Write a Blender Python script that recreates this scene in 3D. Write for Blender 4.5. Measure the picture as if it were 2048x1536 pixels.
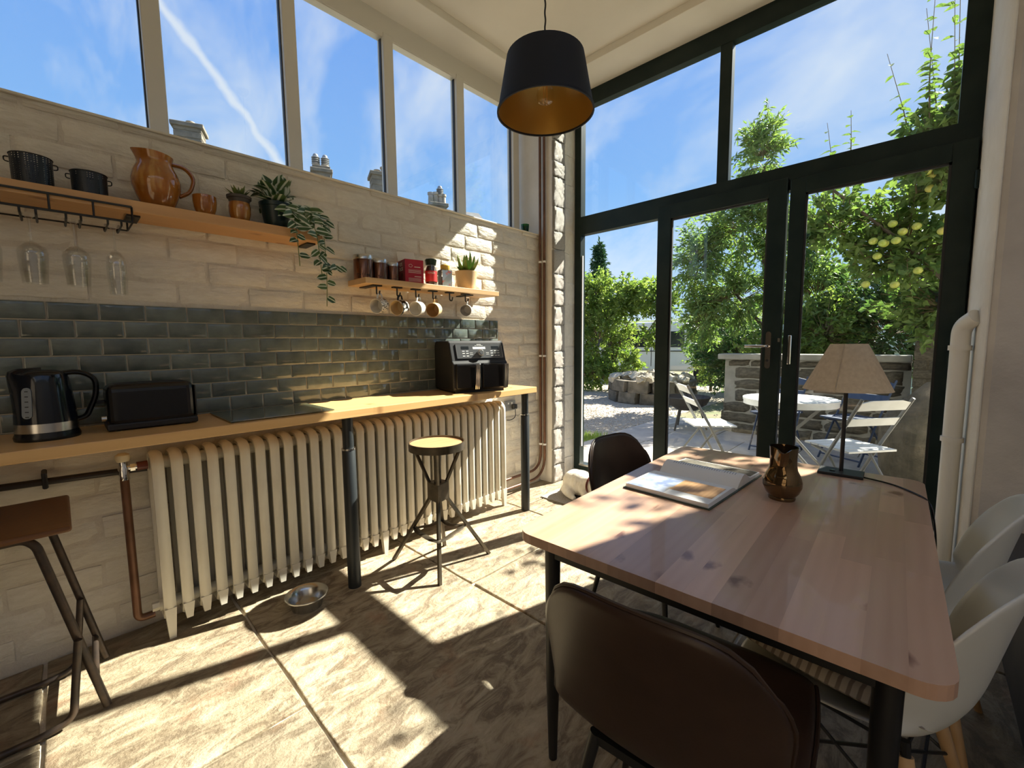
import bpy, bmesh, math, random
from mathutils import Vector, Matrix, noise

for o in list(bpy.data.objects):
    bpy.data.objects.remove(o)
SC = bpy.context.scene
COL = SC.collection
V = Vector
PI = math.pi
R = random.Random(11)

# ------------------------------------------------------------------ camera
cam_d = bpy.data.cameras.new('camera')
cam_d.sensor_width = 36.0
cam_d.lens = 861.12 / 2048 * 36.0
cam_d.clip_end = 400
cam = bpy.data.objects.new('camera', cam_d)
COL.objects.link(cam)
_r = V((0.72540739, 0.68825167, -0.00968312))
_u = V((-0.05823426, 0.07538326, 0.99545273))
_f = V((-0.68585195, 0.72154488, -0.0947634))
cam.matrix_world = Matrix(((_r.x, _u.x, -_f.x, 2.565), (_r.y, _u.y, -_f.y, 0.0), (_r.z, _u.z, -_f.z, 1.30), (0, 0, 0, 1)))
SC.camera = cam

# ------------------------------------------------------------------ colour management
SC.view_settings.view_transform = 'Standard'
SC.view_settings.look = 'None'
SC.view_settings.gamma = 1.0
SC.view_settings.use_curve_mapping = False
SC.view_settings.exposure = 1.88

# ------------------------------------------------------------------ sun
SUN = V((0.28, 1.0, 0.94)).normalized()
sd = bpy.data.lights.new('sun', 'SUN')
sd.energy = 5.8
sd.angle = math.radians(0.53)
sd.color = (1.0, 0.93, 0.80)
sun = bpy.data.objects.new('sun', sd)
COL.objects.link(sun)
sun.location = (8, 30, 28)
sun.rotation_euler = (-SUN).to_track_quat('-Z', 'Y').to_euler()

# ------------------------------------------------------------------ sky
W = bpy.data.worlds.new('sky')
SC.world = W
W.use_nodes = True
nt = W.node_tree
nt.nodes.clear()
def wn(t, **k):
    n = nt.nodes.new(t)
    for a, b in k.items():
        setattr(n, a, b)
    return n
def wl(a, b):
    nt.links.new(a, b)
def wmath(op, a, b=None, c=None, clamp=False):
    n = wn('ShaderNodeMath', operation=op, use_clamp=clamp)
    for i, x in enumerate((a, b, c)):
        if x is None: continue
        if isinstance(x, (int, float)): n.inputs[i].default_value = x
        else: wl(x, n.inputs[i])
    return n.outputs[0]
def wdot(vec, d):
    n = wn('ShaderNodeVectorMath', operation='DOT_PRODUCT')
    wl(vec, n.inputs[0]); n.inputs[1].default_value = d
    return n.outputs['Value']
tc = wn('ShaderNodeTexCoord')
DIR = tc.outputs['Generated']
sep = wn('ShaderNodeSeparateXYZ'); wl(DIR, sep.inputs[0])
ramp = wn('ShaderNodeValToRGB')
e = ramp.color_ramp.elements
e[0].position = 0.0; e[0].color = (0.66, 0.83, 1.0, 1)
e[1].position = 1.0; e[1].color = (0.13, 0.30, 0.80, 1)
for p, c in ((0.12, (0.47, 0.72, 1.0, 1)), (0.32, (0.27, 0.54, 1.0, 1)), (0.6, (0.18, 0.40, 0.95, 1))):
    k = ramp.color_ramp.elements.new(p); k.color = c
wl(wmath('MAXIMUM', sep.outputs['Z'], 0.0), ramp.inputs[0])
# circumsolar whitening
sdot = wmath('MAXIMUM', wdot(DIR, SUN), 0.0)
halo = wmath('MULTIPLY', wmath('POWER', sdot, 9.0), 0.30)
# cirrus: stretched noise in a tilted frame
mp = wn('ShaderNodeMapping'); wl(DIR, mp.inputs[0])
mp.inputs['Rotation'].default_value = (0.5, 0.35, 0.9)
mp.inputs['Scale'].default_value = (1.6, 5.5, 3.4)
nz = wn('ShaderNodeTexNoise'); wl(mp.outputs[0], nz.inputs['Vector'])
nz.inputs['Scale'].default_value = 1.5; nz.inputs['Detail'].default_value = 9; nz.inputs['Roughness'].default_value = 0.6; nz.inputs['Distortion'].default_value = 0.35
cr = wn('ShaderNodeMapRange'); wl(nz.outputs['Fac'], cr.inputs[0])
cr.inputs[1].default_value = 0.41; cr.inputs[2].default_value = 0.80; cr.inputs[3].default_value = 0.0; cr.inputs[4].default_value = 0.75
# vapour trail: a thin band on a great circle
d1 = V((-0.848, 0.144, 0.510)); d2 = V((-0.889, 0.313, 0.335))
tn = d1.cross(d2).normalized()
wob = wn('ShaderNodeTexNoise'); wl(DIR, wob.inputs['Vector']); wob.inputs['Scale'].default_value = 22; wob.inputs['Detail'].default_value = 5
off = wmath('MULTIPLY', wmath('SUBTRACT', wob.outputs['Fac'], 0.5), 0.022)
band = wmath('ABSOLUTE', wmath('ADD', wdot(DIR, tn), off))
tr = wn('ShaderNodeMapRange'); wl(band, tr.inputs[0])
tr.inputs[1].default_value = 0.002; tr.inputs[2].default_value = 0.013; tr.inputs[3].default_value = 0.75; tr.inputs[4].default_value = 0.0
half = wmath('GREATER_THAN', wmath('MULTIPLY', sep.outputs['X'], -1.0), 0.0)
trail = wmath('MULTIPLY', tr.outputs[0], half)
cl = wmath('MAXIMUM', cr.outputs[0], trail)
cl = wmath('ADD', cl, halo, clamp=True)
mixc = wn('ShaderNodeMix', data_type='RGBA')
wl(cl, mixc.inputs['Factor']); wl(ramp.outputs[0], mixc.inputs['A']); mixc.inputs['B'].default_value = (0.93, 0.97, 1.0, 1)
# haze colour below the horizon
gmix = wn('ShaderNodeMix', data_type='RGBA')
wl(wmath('LESS_THAN', sep.outputs['Z'], -0.02), gmix.inputs['Factor'])
wl(mixc.outputs['Result'], gmix.inputs['A']); gmix.inputs['B'].default_value = (0.34, 0.33, 0.27, 1)
bg = wn('ShaderNodeBackground'); wl(gmix.outputs['Result'], bg.inputs[0]); bg.inputs[1].default_value = 0.275
wo = wn('ShaderNodeOutputWorld'); wl(bg.outputs[0], wo.inputs[0])

# ------------------------------------------------------------------ materials
def newmat(name):
    m = bpy.data.materials.new(name)
    m.use_nodes = True
    t = m.node_tree
    t.nodes.clear()
    out = t.nodes.new('ShaderNodeOutputMaterial')
    return m, t, out
def lk(t, a, b): t.links.new(a, b)
def nd(t, typ, **k):
    n = t.nodes.new(typ)
    for a, b in k.items(): setattr(n, a, b)
    return n
def coords(t, stretch=(1, 1, 1), rnd=True, rot=(0, 0, 0)):
    c = nd(t, 'ShaderNodeTexCoord')
    mp = nd(t, 'ShaderNodeMapping')
    lk(t, c.outputs['Object'], mp.inputs[0])
    mp.inputs['Scale'].default_value = stretch
    mp.inputs['Rotation'].default_value = rot
    oi = nd(t, 'ShaderNodeObjectInfo')
    if rnd:
        mul = nd(t, 'ShaderNodeVectorMath', operation='SCALE')
        mul.inputs[0].default_value = (31.7, 17.3, 23.9)
        lk(t, oi.outputs['Random'], mul.inputs['Scale'])
        lk(t, mul.outputs[0], mp.inputs['Location'])
    return mp.outputs[0], oi.outputs['Random']
def noise_n(t, vec, scale, detail=4, rough=.55, dist=0):
    n = nd(t, 'ShaderNodeTexNoise')
    lk(t, vec, n.inputs['Vector'])
    n.inputs['Scale'].default_value = scale; n.inputs['Detail'].default_value = detail
    n.inputs['Roughness'].default_value = rough; n.inputs['Distortion'].default_value = dist
    return n.outputs['Fac']
def rng(t, fac, a, b, c=0., d=1.):
    m = nd(t, 'ShaderNodeMapRange'); lk(t, fac, m.inputs[0])
    for i, x in enumerate((a, b, c, d)): m.inputs[i + 1].default_value = x
    return m.outputs[0]
def mixcol(t, fac, a, b, mode='MIX'):
    m = nd(t, 'ShaderNodeMix', data_type='RGBA', blend_type=mode)
    if isinstance(fac, float): m.inputs['Factor'].default_value = fac
    else: lk(t, fac, m.inputs['Factor'])
    for s, x in (('A', a), ('B', b)):
        if isinstance(x, tuple): m.inputs[s].default_value = (*x[:3], 1)
        else: lk(t, x, m.inputs[s])
    return m.outputs['Result']
def bsdf(t, out, col, rough, metal=0., spec=.5, coat=0., alpha=None):
    b = nd(t, 'ShaderNodeBsdfPrincipled')
    if isinstance(col, tuple): b.inputs['Base Color'].default_value = (*col[:3], 1)
    else: lk(t, col, b.inputs['Base Color'])
    if isinstance(rough, float): b.inputs['Roughness'].default_value = rough
    else: lk(t, rough, b.inputs['Roughness'])
    b.inputs['Metallic'].default_value = metal
    b.inputs['Specular IOR Level'].default_value = spec
    b.inputs['Coat Weight'].default_value = coat
    lk(t, b.outputs[0], out.inputs[0])
    return b
def bump(t, b, h, strength, dist=.01):
    n = nd(t, 'ShaderNodeBump'); n.inputs['Strength'].default_value = strength; n.inputs['Distance'].default_value = dist
    lk(t, h, n.inputs['Height']); lk(t, n.outputs[0], b.inputs['Normal'])
def P(name, col, rough=.5, metal=0., col2=None, vs=8., lo=.35, hi=.65, bmp=0., bs=60., bd=.004, spec=.5, coat=0., rnd=0., stretch=(1, 1, 1)):
    m, t, out = newmat(name)
    vec, rv = coords(t, stretch)
    c = col
    if col2: c = mixcol(t, rng(t, noise_n(t, vec, vs, 6), lo, hi), col, col2)
    if rnd:
        h = nd(t, 'ShaderNodeHueSaturation'); h.inputs['Hue'].default_value = .5
        lk(t, rng(t, rv, 0, 1, 1 - rnd, 1 + rnd), h.inputs['Value'])
        if isinstance(c, tuple): h.inputs['Color'].default_value = (*c[:3], 1)
        else: lk(t, c, h.inputs['Color'])
        c = h.outputs[0]
    b = bsdf(t, out, c, rough, metal, spec, coat)
    if bmp: bump(t, b, noise_n(t, vec, bs, 6, .6), bmp, bd)
    return m
def wood(name, c1, c2, axis=1, scale=1., rough=.45, knots=False, dark=(.16, .07, .035), rnd=.12, coat=0., wave=.35):
    m, t, out = newmat(name)
    st = [14 * scale] * 3; st[axis] = 1.1 * scale
    vec, rv = coords(t, tuple(st))
    n1 = noise_n(t, vec, 1.4, 5, .6, .8)
    w = nd(t, 'ShaderNodeTexWave', wave_type='BANDS', bands_direction='X' if axis != 0 else 'Y'); lk(t, vec, w.inputs[0])
    w.inputs['Scale'].default_value = 1.2; w.inputs['Distortion'].default_value = 5; w.inputs['Detail'].default_value = 3
    f = nd(t, 'ShaderNodeMath', operation='MULTIPLY_ADD'); lk(t, n1, f.inputs[0]); f.inputs[1].default_value = 1 - wave
    s = nd(t, 'ShaderNodeMath', operation='MULTIPLY'); lk(t, w.outputs['Fac'], s.inputs[0]); s.inputs[1].default_value = wave
    lk(t, s.outputs[0], f.inputs[2])
    c = mixcol(t, rng(t, f.outputs[0], .2, .8), c1, c2)
    if knots:
        # knots: sparse 2-D cells on the broad face, stretched along the grain
        cc = nd(t, 'ShaderNodeTexCoord'); sx = nd(t, 'ShaderNodeSeparateXYZ'); lk(t, cc.outputs['Object'], sx.inputs[0])
        oi = nd(t, 'ShaderNodeObjectInfo'); cb = nd(t, 'ShaderNodeCombineXYZ')
        acr = nd(t, 'ShaderNodeMath', operation='MULTIPLY_ADD'); lk(t, sx.outputs['X' if axis != 0 else 'Y'], acr.inputs[0]); acr.inputs[1].default_value = 9.; lk(t, rng(t, oi.outputs['Random'], 0, 1, 0, 40), acr.inputs[2])
        alo = nd(t, 'ShaderNodeMath', operation='MULTIPLY_ADD'); lk(t, sx.outputs['XYZ'[axis]], alo.inputs[0]); alo.inputs[1].default_value = 5.5; lk(t, rng(t, oi.outputs['Random'], 0, 1, 0, 73), alo.inputs[2])
        lk(t, acr.outputs[0], cb.inputs[0]); lk(t, alo.outputs[0], cb.inputs[1])
        vo = nd(t, 'ShaderNodeTexVoronoi', feature='F1', voronoi_dimensions='2D'); 
        ns = nd(t, 'ShaderNodeTexNoise'); lk(t, cb.outputs[0], ns.inputs['Vector']); ns.inputs['Scale'].default_value = 2.6; ns.inputs['Detail'].default_value = 3
        wv = nd(t, 'ShaderNodeVectorMath', operation='MULTIPLY_ADD'); lk(t, ns.outputs['Color'], wv.inputs[0]); wv.inputs[1].default_value = (.55, .35, 0); lk(t, cb.outputs[0], wv.inputs[2])
        lk(t, wv.outputs[0], vo.inputs['Vector']); vo.inputs['Scale'].default_value = .8
        gate = nd(t, 'ShaderNodeSeparateColor'); lk(t, vo.outputs['Color'], gate.inputs[0])
        g = rng(t, gate.outputs[0], .76, .80, 0, .85)
        k = rng(t, vo.outputs['Distance'], .05, .17, 1, 0)
        kk = nd(t, 'ShaderNodeMath', operation='MULTIPLY'); lk(t, g, kk.inputs[0]); lk(t, k, kk.inputs[1])
        c = mixcol(t, kk.outputs[0], c, dark)
    h = nd(t, 'ShaderNodeHueSaturation'); lk(t, c, h.inputs['Color'])
    lk(t, rng(t, rv, 0, 1, 1 - rnd, 1 + rnd), h.inputs['Value'])
    b = bsdf(t, out, h.outputs[0], rough, 0, .4, coat)
    bump(t, b, n1, .12, .002)
    return m
def leafmat(name, c1, c2, trans=.45, scale=5., lc=None, rough=.42, spec=.4):
    m, t, out = newmat(name)
    vec, _ = coords(t)
    c = mixcol(t, rng(t, noise_n(t, vec, scale, 3), .35, .65), c1, c2)
    b = nd(t, 'ShaderNodeBsdfPrincipled'); lk(t, c, b.inputs['Base Color']); b.inputs['Roughness'].default_value = rough; b.inputs['Specular IOR Level'].default_value = spec
    tl = nd(t, 'ShaderNodeBsdfTranslucent')
    if lc: tl.inputs[0].default_value = (*lc, 1)
    else: lk(t, mixcol(t, 1.0, c, (1.25, 1.35, .85), 'MULTIPLY'), tl.inputs[0])
    mx = nd(t, 'ShaderNodeMixShader'); mx.inputs[0].default_value = trans
    lk(t, b.outputs[0], mx.inputs[1]); lk(t, tl.outputs[0], mx.inputs[2]); lk(t, mx.outputs[0], out.inputs[0])
    return m
def thin_glass(name, tint=(.97, .985, .98), ior=1.5, rough=0., gain=1.):
    m, t, out = newmat(name)
    tp = nd(t, 'ShaderNodeBsdfTransparent'); tp.inputs[0].default_value = (*tint, 1)
    gl = nd(t, 'ShaderNodeBsdfGlossy'); gl.inputs['Roughness'].default_value = rough; gl.inputs[0].default_value = (1, 1, 1, 1)
    lw = nd(t, 'ShaderNodeLayerWeight'); lw.inputs['Blend'].default_value = .5
    pw = nd(t, 'ShaderNodeMath', operation='POWER'); lk(t, lw.outputs['Facing'], pw.inputs[0]); pw.inputs[1].default_value = 5
    f0 = ((ior - 1) / (ior + 1)) ** 2
    sc = nd(t, 'ShaderNodeMath', operation='MULTIPLY_ADD'); lk(t, pw.outputs[0], sc.inputs[0]); sc.inputs[1].default_value = 1 - f0; sc.inputs[2].default_value = f0
    ml = nd(t, 'ShaderNodeMath', operation='MULTIPLY', use_clamp=True); lk(t, sc.outputs[0], ml.inputs[0]); ml.inputs[1].default_value = gain
    mx = nd(t, 'ShaderNodeMixShader'); lk(t, ml.outputs[0], mx.inputs[0]); lk(t, tp.outputs[0], mx.inputs[1]); lk(t, gl.outputs[0], mx.inputs[2])
    lk(t, mx.outputs[0], out.inputs[0])
    return m

PAINT = (.80, .745, .63)
M = {}
M['paint'] = P('white_painted_brick', PAINT, .62, col2=(.73, .67, .55), vs=5, bmp=.9, bs=3.2, bd=.012, rnd=.035)
M['mortar'] = P('painted_mortar', (.77, .71, .60), .75, col2=(.66, .59, .48), vs=9, bmp=.8, bs=50, bd=.008)
M['rough_stone'] = P('whitewashed_rough_stone', (.84, .80, .72), .8, col2=(.70, .65, .56), vs=14, bmp=1.0, bs=45, bd=.02)
M['plaster'] = P('white_plaster', (.82, .79, .72), .75, col2=(.74, .70, .62), vs=4, bmp=.35, bs=25, bd=.01)
M['plaster_shaded'] = P('shade_toned_plaster', (.60, .55, .48), .8, col2=(.46, .42, .37), vs=3, bmp=.35, bs=20, bd=.01)  # pier plaster with the shade of its backlit face put into the colour
M['endwall'] = P('brown_end_wall', (.26, .21, .16), .8)
M['ceiling'] = P('cream_ceiling', (.83, .79, .69), .8, col2=(.79, .75, .65), vs=2, bmp=.1, bs=30)
M['winframe'] = P('white_window_frame', (.74, .71, .63), .4)
M['gasket'] = P('dark_gasket', (.03, .03, .03), .6)
M['dframe'] = P('dark_green_door_frame', (.008, .018, .017), .38, spec=.25, col2=(.016, .028, .025), vs=6)
M['pane'] = thin_glass('window_glass')
M['dpane'] = thin_glass('door_glass', (.95, .975, .98), gain=.65)
M['grout'] = P('beige_grout', (.62, .54, .41), .85, bmp=.3, bs=90)
M['wpost'] = P('black_post_metal', (.016, .020, .022), .42, metal=.0, spec=.5)
M['worktop'] = wood('pale_oak_worktop', (.72, .46, .20), (.62, .36, .14), 1, 1., .33, knots=True, dark=(.28, .13, .05), coat=.1)
M['shelfwood'] = wood('pine_shelf', (.62, .36, .16), (.50, .27, .11), 1, 1.2, .45, knots=True, dark=(.25, .11, .05))
M['shelfwood2'] = wood('pale_pine_shelf', (.70, .47, .24), (.60, .38, .18), 1, 1.2, .45)
M['tablewood'] = wood('red_pine_tabletop', (.57, .365, .25), (.47, .285, .185), 1, .6, .30, knots=True, dark=(.16, .06, .035), rnd=.17, coat=.15, wave=.15)
M['stoolwood'] = wood('stool_seat_wood', (.55, .34, .17), (.38, .20, .09), 1, 1.3, .5)
M['darkwood'] = wood('dark_seat_wood', (.20, .085, .03), (.12, .05, .018), 1, 1., .4)
M['beech'] = wood('beech_leg', (.62, .40, .20), (.55, .34, .16), 2, 1., .45)
M['blackmetal'] = P('black_metal', (.012, .012, .012), .45)
M['gunmetal'] = P('worn_gunmetal', (.07, .06, .045), .38, metal=.7, col2=(.14, .11, .075), vs=14)
M['rust_tube'] = P('worn_dark_tube', (.05, .042, .038), .4, metal=.5, col2=(.10, .07, .05), vs=18)
M['steel'] = P('brushed_steel', (.62, .61, .58), .24, metal=1.)
M['chrome'] = P('chrome', (.80, .79, .77), .09, metal=1.)
M['copper'] = P('brown_pipe', (.13, .060, .030), .35, metal=.35, col2=(.19, .09, .05), vs=10)
M['dkpipe'] = P('dark_brown_pipe', (.025, .016, .012), .4)
M['radiator'] = P('cream_radiator', (.76, .72, .60), .38, col2=(.70, .65, .53), vs=6, bmp=.08, bs=60)
M['radtop'] = P('ivory_valve_cap', (.75, .66, .46), .4)
M['blackplastic'] = P('black_plastic', (.007, .007, .008), .22)
M['blackmatt'] = P('black_matt_plastic', (.012, .012, .013), .5)
M['navyplastic'] = P('glossy_navy_black', (.006, .009, .016), .12)
M['gauge'] = P('frosted_gauge', (.28, .31, .33), .35)
M['panel'] = P('control_panel_grey', (.10, .105, .11), .18)
M['white'] = P('white_print', (.85, .85, .83), .5)
M['glassboard'] = P('dark_glass_board', (.10, .11, .065), .04, spec=.9, coat=.6)
M['mesh_black'] = None
M['leather'] = P('brown_leather', (.050, .028, .018), .36, col2=(.036, .020, .013), vs=7, bmp=.15, bs=180, bd=.001, spec=.35)
M['leather_far'] = M['leather']
M['shell'] = P('white_plastic_shell', (.66, .655, .59), .35)
M['lshade'] = P('linen_lampshade', (.66, .56, .41), .85, col2=(.60, .50, .36), vs=60, bmp=.15, bs=300, bd=.001)
def shade_mat():
    m, t, out = newmat('linen_lampshade')
    vec, _ = coords(t)
    c = mixcol(t, rng(t, noise_n(t, vec, 60, 3), .35, .65), (.70, .60, .44), (.62, .52, .37))
    d = nd(t, 'ShaderNodeBsdfDiffuse'); lk(t, c, d.inputs[0]); tl = nd(t, 'ShaderNodeBsdfTranslucent'); lk(t, c, tl.inputs[0])
    mx = nd(t, 'ShaderNodeMixShader'); mx.inputs[0].default_value = .35; lk(t, d.outputs[0], mx.inputs[1]); lk(t, tl.outputs[0], mx.inputs[2]); lk(t, mx.outputs[0], out.inputs[0])
    return m
M['lshade'] = shade_mat()
M['pendant'] = P('black_fabric_shade', (.006, .010, .020), .75, bmp=.1, bs=400, bd=.001)
M['gold'] = P('gold_lining', (.58, .36, .09), .38, metal=.75)
M['lustre'] = P('lustre_brown_glaze', (.20, .135, .07), .06, metal=.85, col2=(.12, .07, .03), vs=4)
M['bulb'] = thin_glass('bulb_glass', (.98, .95, .88))
M['clear'] = thin_glass('clear_wineglass', (.975, .98, .975), ior=1.5, gain=1.6)
M['green_glass'] = thin_glass('green_glass', (.02, .42, .10), ior=1.5)
M['filament'] = P('filament', (.8, .45, .12), .4)
M['nursery'] = P('grey_nursery_pot', (.075, .062, .052), .6)
M['greenpot'] = P('dark_green_pot', (.006, .022, .022), .35)
M['soil'] = P('soil', (.05, .035, .02), .9, bmp=.5, bs=80)
M['succ'] = P('succulent_green', (.13, .19, .05), .4, col2=(.20, .24, .07), vs=20)
M['aloe'] = P('aloe_green', (.09, .18, .035), .4, col2=(.20, .28, .06), vs=25)
M['red'] = P('red_card', (.42, .012, .03), .4)
M['redwhite'] = P('card_white', (.78, .72, .62), .6)
M['maroon'] = P('maroon_card', (.20, .010, .022), .45)
M['canister'] = P('bronze_canister', (.20, .095, .06), .20, metal=.85)
M['coffee'] = P('coffee_granules', (.045, .022, .010), .6)
M['bottlecap'] = P('dark_green_cap', (.012, .035, .018), .35)
M['yellowcap'] = P('mustard_cap', (.55, .36, .05), .4)
M['label_blue'] = P('blue_print_label', (.30, .42, .58), .4, col2=(.55, .18, .16), vs=28, lo=.55, hi=.6)
M['label_red'] = P('red_label', (.45, .03, .03), .4)
M['jute'] = P('woven_jute', (.58, .40, .21), .85, bmp=.6, bs=120, bd=.004, stretch=(1, 1, 2.5))
M['mugwhite'] = P('white_stoneware', (.74, .72, .66), .22)
M['mugcream'] = P('cream_stoneware', (.66, .52, .30), .25)
M['muggrey'] = P('pale_grey_stoneware', (.55, .53, .50), .18)
M['mugcreamin'] = P('tan_glaze', (.42, .25, .10), .25)
M['socket'] = P('grey_socket_metal', (.33, .33, .32), .3, metal=.5)
M['plug'] = P('black_plug', (.012, .012, .012), .4)
M['paper'] = P('paper', (.80, .80, .78), .55)
M['bookcover'] = P('dark_green_cover', (.05, .07, .05), .5)
M['fur'] = P('white_fur', (.85, .82, .74), .95, col2=(.76, .71, .60), vs=40, bmp=.6, bs=90, bd=.006, stretch=(1, 1, .35))
M['collar'] = P('red_brown_leather', (.16, .035, .02), .4)
M['mat'] = P('grey_woven_mat', (.25, .22, .19), .9, col2=(.40, .37, .33), vs=120, bmp=.5, bs=220)
M['charcoal'] = P('charcoal_paint', (.022, .023, .026), .5, col2=(.05, .045, .04), vs=7)
M['pvc'] = P('white_drain_pipe', (.78, .76, .70), .35)
M['slab'] = P('sandstone_paving', (.47, .43, .37), .85, col2=(.38, .34, .29), vs=5, rnd=.08, bmp=.3, bs=40)
M['gravel'] = P('gravel', (.50, .44, .34), .9, col2=(.30, .25, .19), vs=60)
M['earth'] = P('garden_earth', (.20, .17, .10), .95, col2=(.13, .15, .06), vs=3, bmp=.5, bs=20)
M['grass'] = leafmat('grass_blades', (.22, .34, .06), (.35, .42, .09), .4, 12)
M['gstone'] = P('garden_stone', (.17, .145, .105), .9, col2=(.08, .072, .05), vs=6, bmp=.8, bs=25, bd=.02, rnd=.18)
M['rubble'] = P('pale_rubble', (.50, .45, .34), .9, col2=(.33, .29, .20), vs=9, bmp=.6, bs=30, bd=.02, rnd=.15)
M['coping'] = P('wall_coping', (.34, .32, .27), .9, col2=(.24, .23, .19), vs=6, bmp=.6, bs=30)
M['brick'] = P('garden_brick', (.27, .20, .145), .9, col2=(.18, .15, .12), vs=8, bmp=.6, bs=40, rnd=.22)
M['whiteslat'] = P('white_painted_slat', (.80, .80, .77), .5, col2=(.70, .70, .66), vs=8)
M['chairmetal'] = P('grey_chair_frame', (.22, .22, .21), .45, metal=.3)
M['darkchair'] = P('navy_chair_paint', (.03, .05, .10), .5)
M['van'] = P('white_van_paint', (.80, .82, .83), .3)
M['vanglass'] = P('dark_van_glass', (.02, .025, .03), .1)
M['tyre'] = P('tyre', (.02, .02, .02), .8)
M['polytunnel'] = P('pale_greenhouse_sheet', (.62, .70, .66), .5, col2=(.55, .64, .58), vs=3)
M['firebowl'] = P('rusty_fire_bowl', (.04, .035, .03), .6)
M['bark'] = P('bark', (.13, .10, .07), .9, col2=(.07, .055, .04), vs=12, bmp=.6, bs=40)
M['twig'] = P('young_twig', (.16, .12, .06), .8)
M['leaf_bush'] = leafmat('bush_leaf', (.10, .18, .035), (.27, .34, .09), .5, 5)
M['leaf_droop'] = leafmat('drooping_leaf', (.10, .19, .06), (.26, .34, .10), .45, 6)
M['leaf_apple'] = leafmat('apple_leaf', (.07, .14, .04), (.21, .29, .08), .42, 6)
M['leaf_dark'] = leafmat('dark_hedge_leaf', (.03, .08, .025), (.08, .15, .04), .25, 4)
M['leaf_conifer'] = leafmat('conifer_needle', (.02, .06, .025), (.05, .11, .04), .15, 3)
M['leaf_hill'] = P('far_woodland', (.10, .15, .06), .95, col2=(.16, .20, .10), vs=1.2, bmp=.8, bs=3, bd=.5)
M['apple'] = P('green_apple', (.36, .45, .07), .35, col2=(.48, .42, .10), vs=9)
M['flower'] = P('pink_flower', (.55, .12, .10), .6)
M['chimstone'] = P('sooty_chimney_stone', (.14, .125, .10), .9, col2=(.24, .215, .17), vs=3, bmp=.6, bs=8, bd=.05)
M['chimpot'] = P('buff_chimney_pot', (.42, .36, .28), .8, col2=(.26, .23, .19), vs=3)
M['cowl'] = P('grey_metal_cowl', (.30, .31, .32), .4, metal=.5)
M['slate'] = P('slate_roof', (.12, .125, .13), .7, col2=(.08, .08, .09), vs=3, bmp=.5, bs=6)

# ---- special materials
def amber():
    m, t, out = newmat('amber_streaked_glaze')
    vec, rv = coords(t, (22, 22, 1.6))
    s = noise_n(t, vec, 1.0, 3)
    c = mixcol(t, rng(t, s, .50, .62), (.36, .125, .016), (.50, .25, .06))
    v2, _ = coords(t)
    c = mixcol(t, rng(t, noise_n(t, v2, 14, 4), .45, .75), c, (.24, .075, .012))
    bsdf(t, out, c, .12, 0, .6, .5)
    return m
M['amber'] = amber()
def tile_mat():
    m, t, out = newmat('glossy_green_grey_tile')
    vec, rv = coords(t, (1, 1, 1))
    st, _ = coords(t, (1, 3, 16))
    c = mixcol(t, rng(t, noise_n(t, vec, 14, 5), .3, .7), (.085, .105, .092), (.150, .172, .150))
    c = mixcol(t, rng(t, noise_n(t, st, 3.0, 4), .55, .75, 0, .6), c, (.17, .19, .165))
    h = nd(t, 'ShaderNodeHueSaturation'); lk(t, c, h.inputs['Color']); lk(t, rng(t, rv, 0, 1, .8, 1.25), h.inputs['Value'])
    b = bsdf(t, out, h.outputs[0], .10, 0, .6, .35)
    bump(t, b, noise_n(t, vec, 22, 3), .22, .006)
    return m
M['tile'] = tile_mat()
def floor_mat():
    m, t, out = newmat('riven_sandstone_flag')
    vec, rv = coords(t, (1, 1, 1), rot=(0, 0, .5))
    st, _ = coords(t, (6.5, 2.6, 1), rot=(0, 0, .75))
    big = noise_n(t, vec, 2.2, 6, .6, .4)
    fine = noise_n(t, st, 2.2, 10, .72, 1.1)
    c = mixcol(t, rng(t, big, .32, .68), (.28, .22, .135), (.42, .35, .24))
    c = mixcol(t, rng(t, fine, .41, .54), (.175, .13, .08), c)
    c = mixcol(t, rng(t, fine, .56, .74, 0, .7), c, (.60, .53, .40))
    red = noise_n(t, vec, 5.0, 5)
    c = mixcol(t, rng(t, red, .58, .75, 0, .45), c, (.42, .22, .12))
    h = nd(t, 'ShaderNodeHueSaturation'); lk(t, c, h.inputs['Color']); lk(t, rng(t, rv, 0, 1, .88, 1.12), h.inputs['Value'])
    b = bsdf(t, out, h.outputs[0], rng(t, fine, .3, .7, .42, .72), 0, .45)
    f2 = nd(t, 'ShaderNodeMath', operation='ADD'); lk(t, fine, f2.inputs[0]); lk(t, noise_n(t, vec, 30, 6, .7), f2.inputs[1])
    bump(t, b, f2.outputs[0], .7, .012)
    return m
M['flag'] = floor_mat()
def speckle_mat():
    m, t, out = newmat('black_speckled_stoneware')
    vec, _ = coords(t, (1, 1, 1))
    c = mixcol(t, rng(t, noise_n(t, vec, 110, 2, .5, 1.2), .53, .56), (.78, .73, .62), (.02, .02, .02))
    bsdf(t, out, c, .25); return m
M['speckle'] = speckle_mat()
def dots_mat():
    m, t, out = newmat('white_spots_on_black')
    vec, _ = coords(t, (1, 1, 1))
    vo = nd(t, 'ShaderNodeTexVoronoi', feature='F1'); lk(t, vec, vo.inputs['Vector']); vo.inputs['Scale'].default_value = 27; vo.inputs['Randomness'].default_value = .55
    c = mixcol(t, rng(t, vo.outputs['Distance'], .44, .47), (.78, .74, .66), (.012, .012, .012))
    bsdf(t, out, c, .2); return m
M['dots'] = dots_mat()
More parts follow.
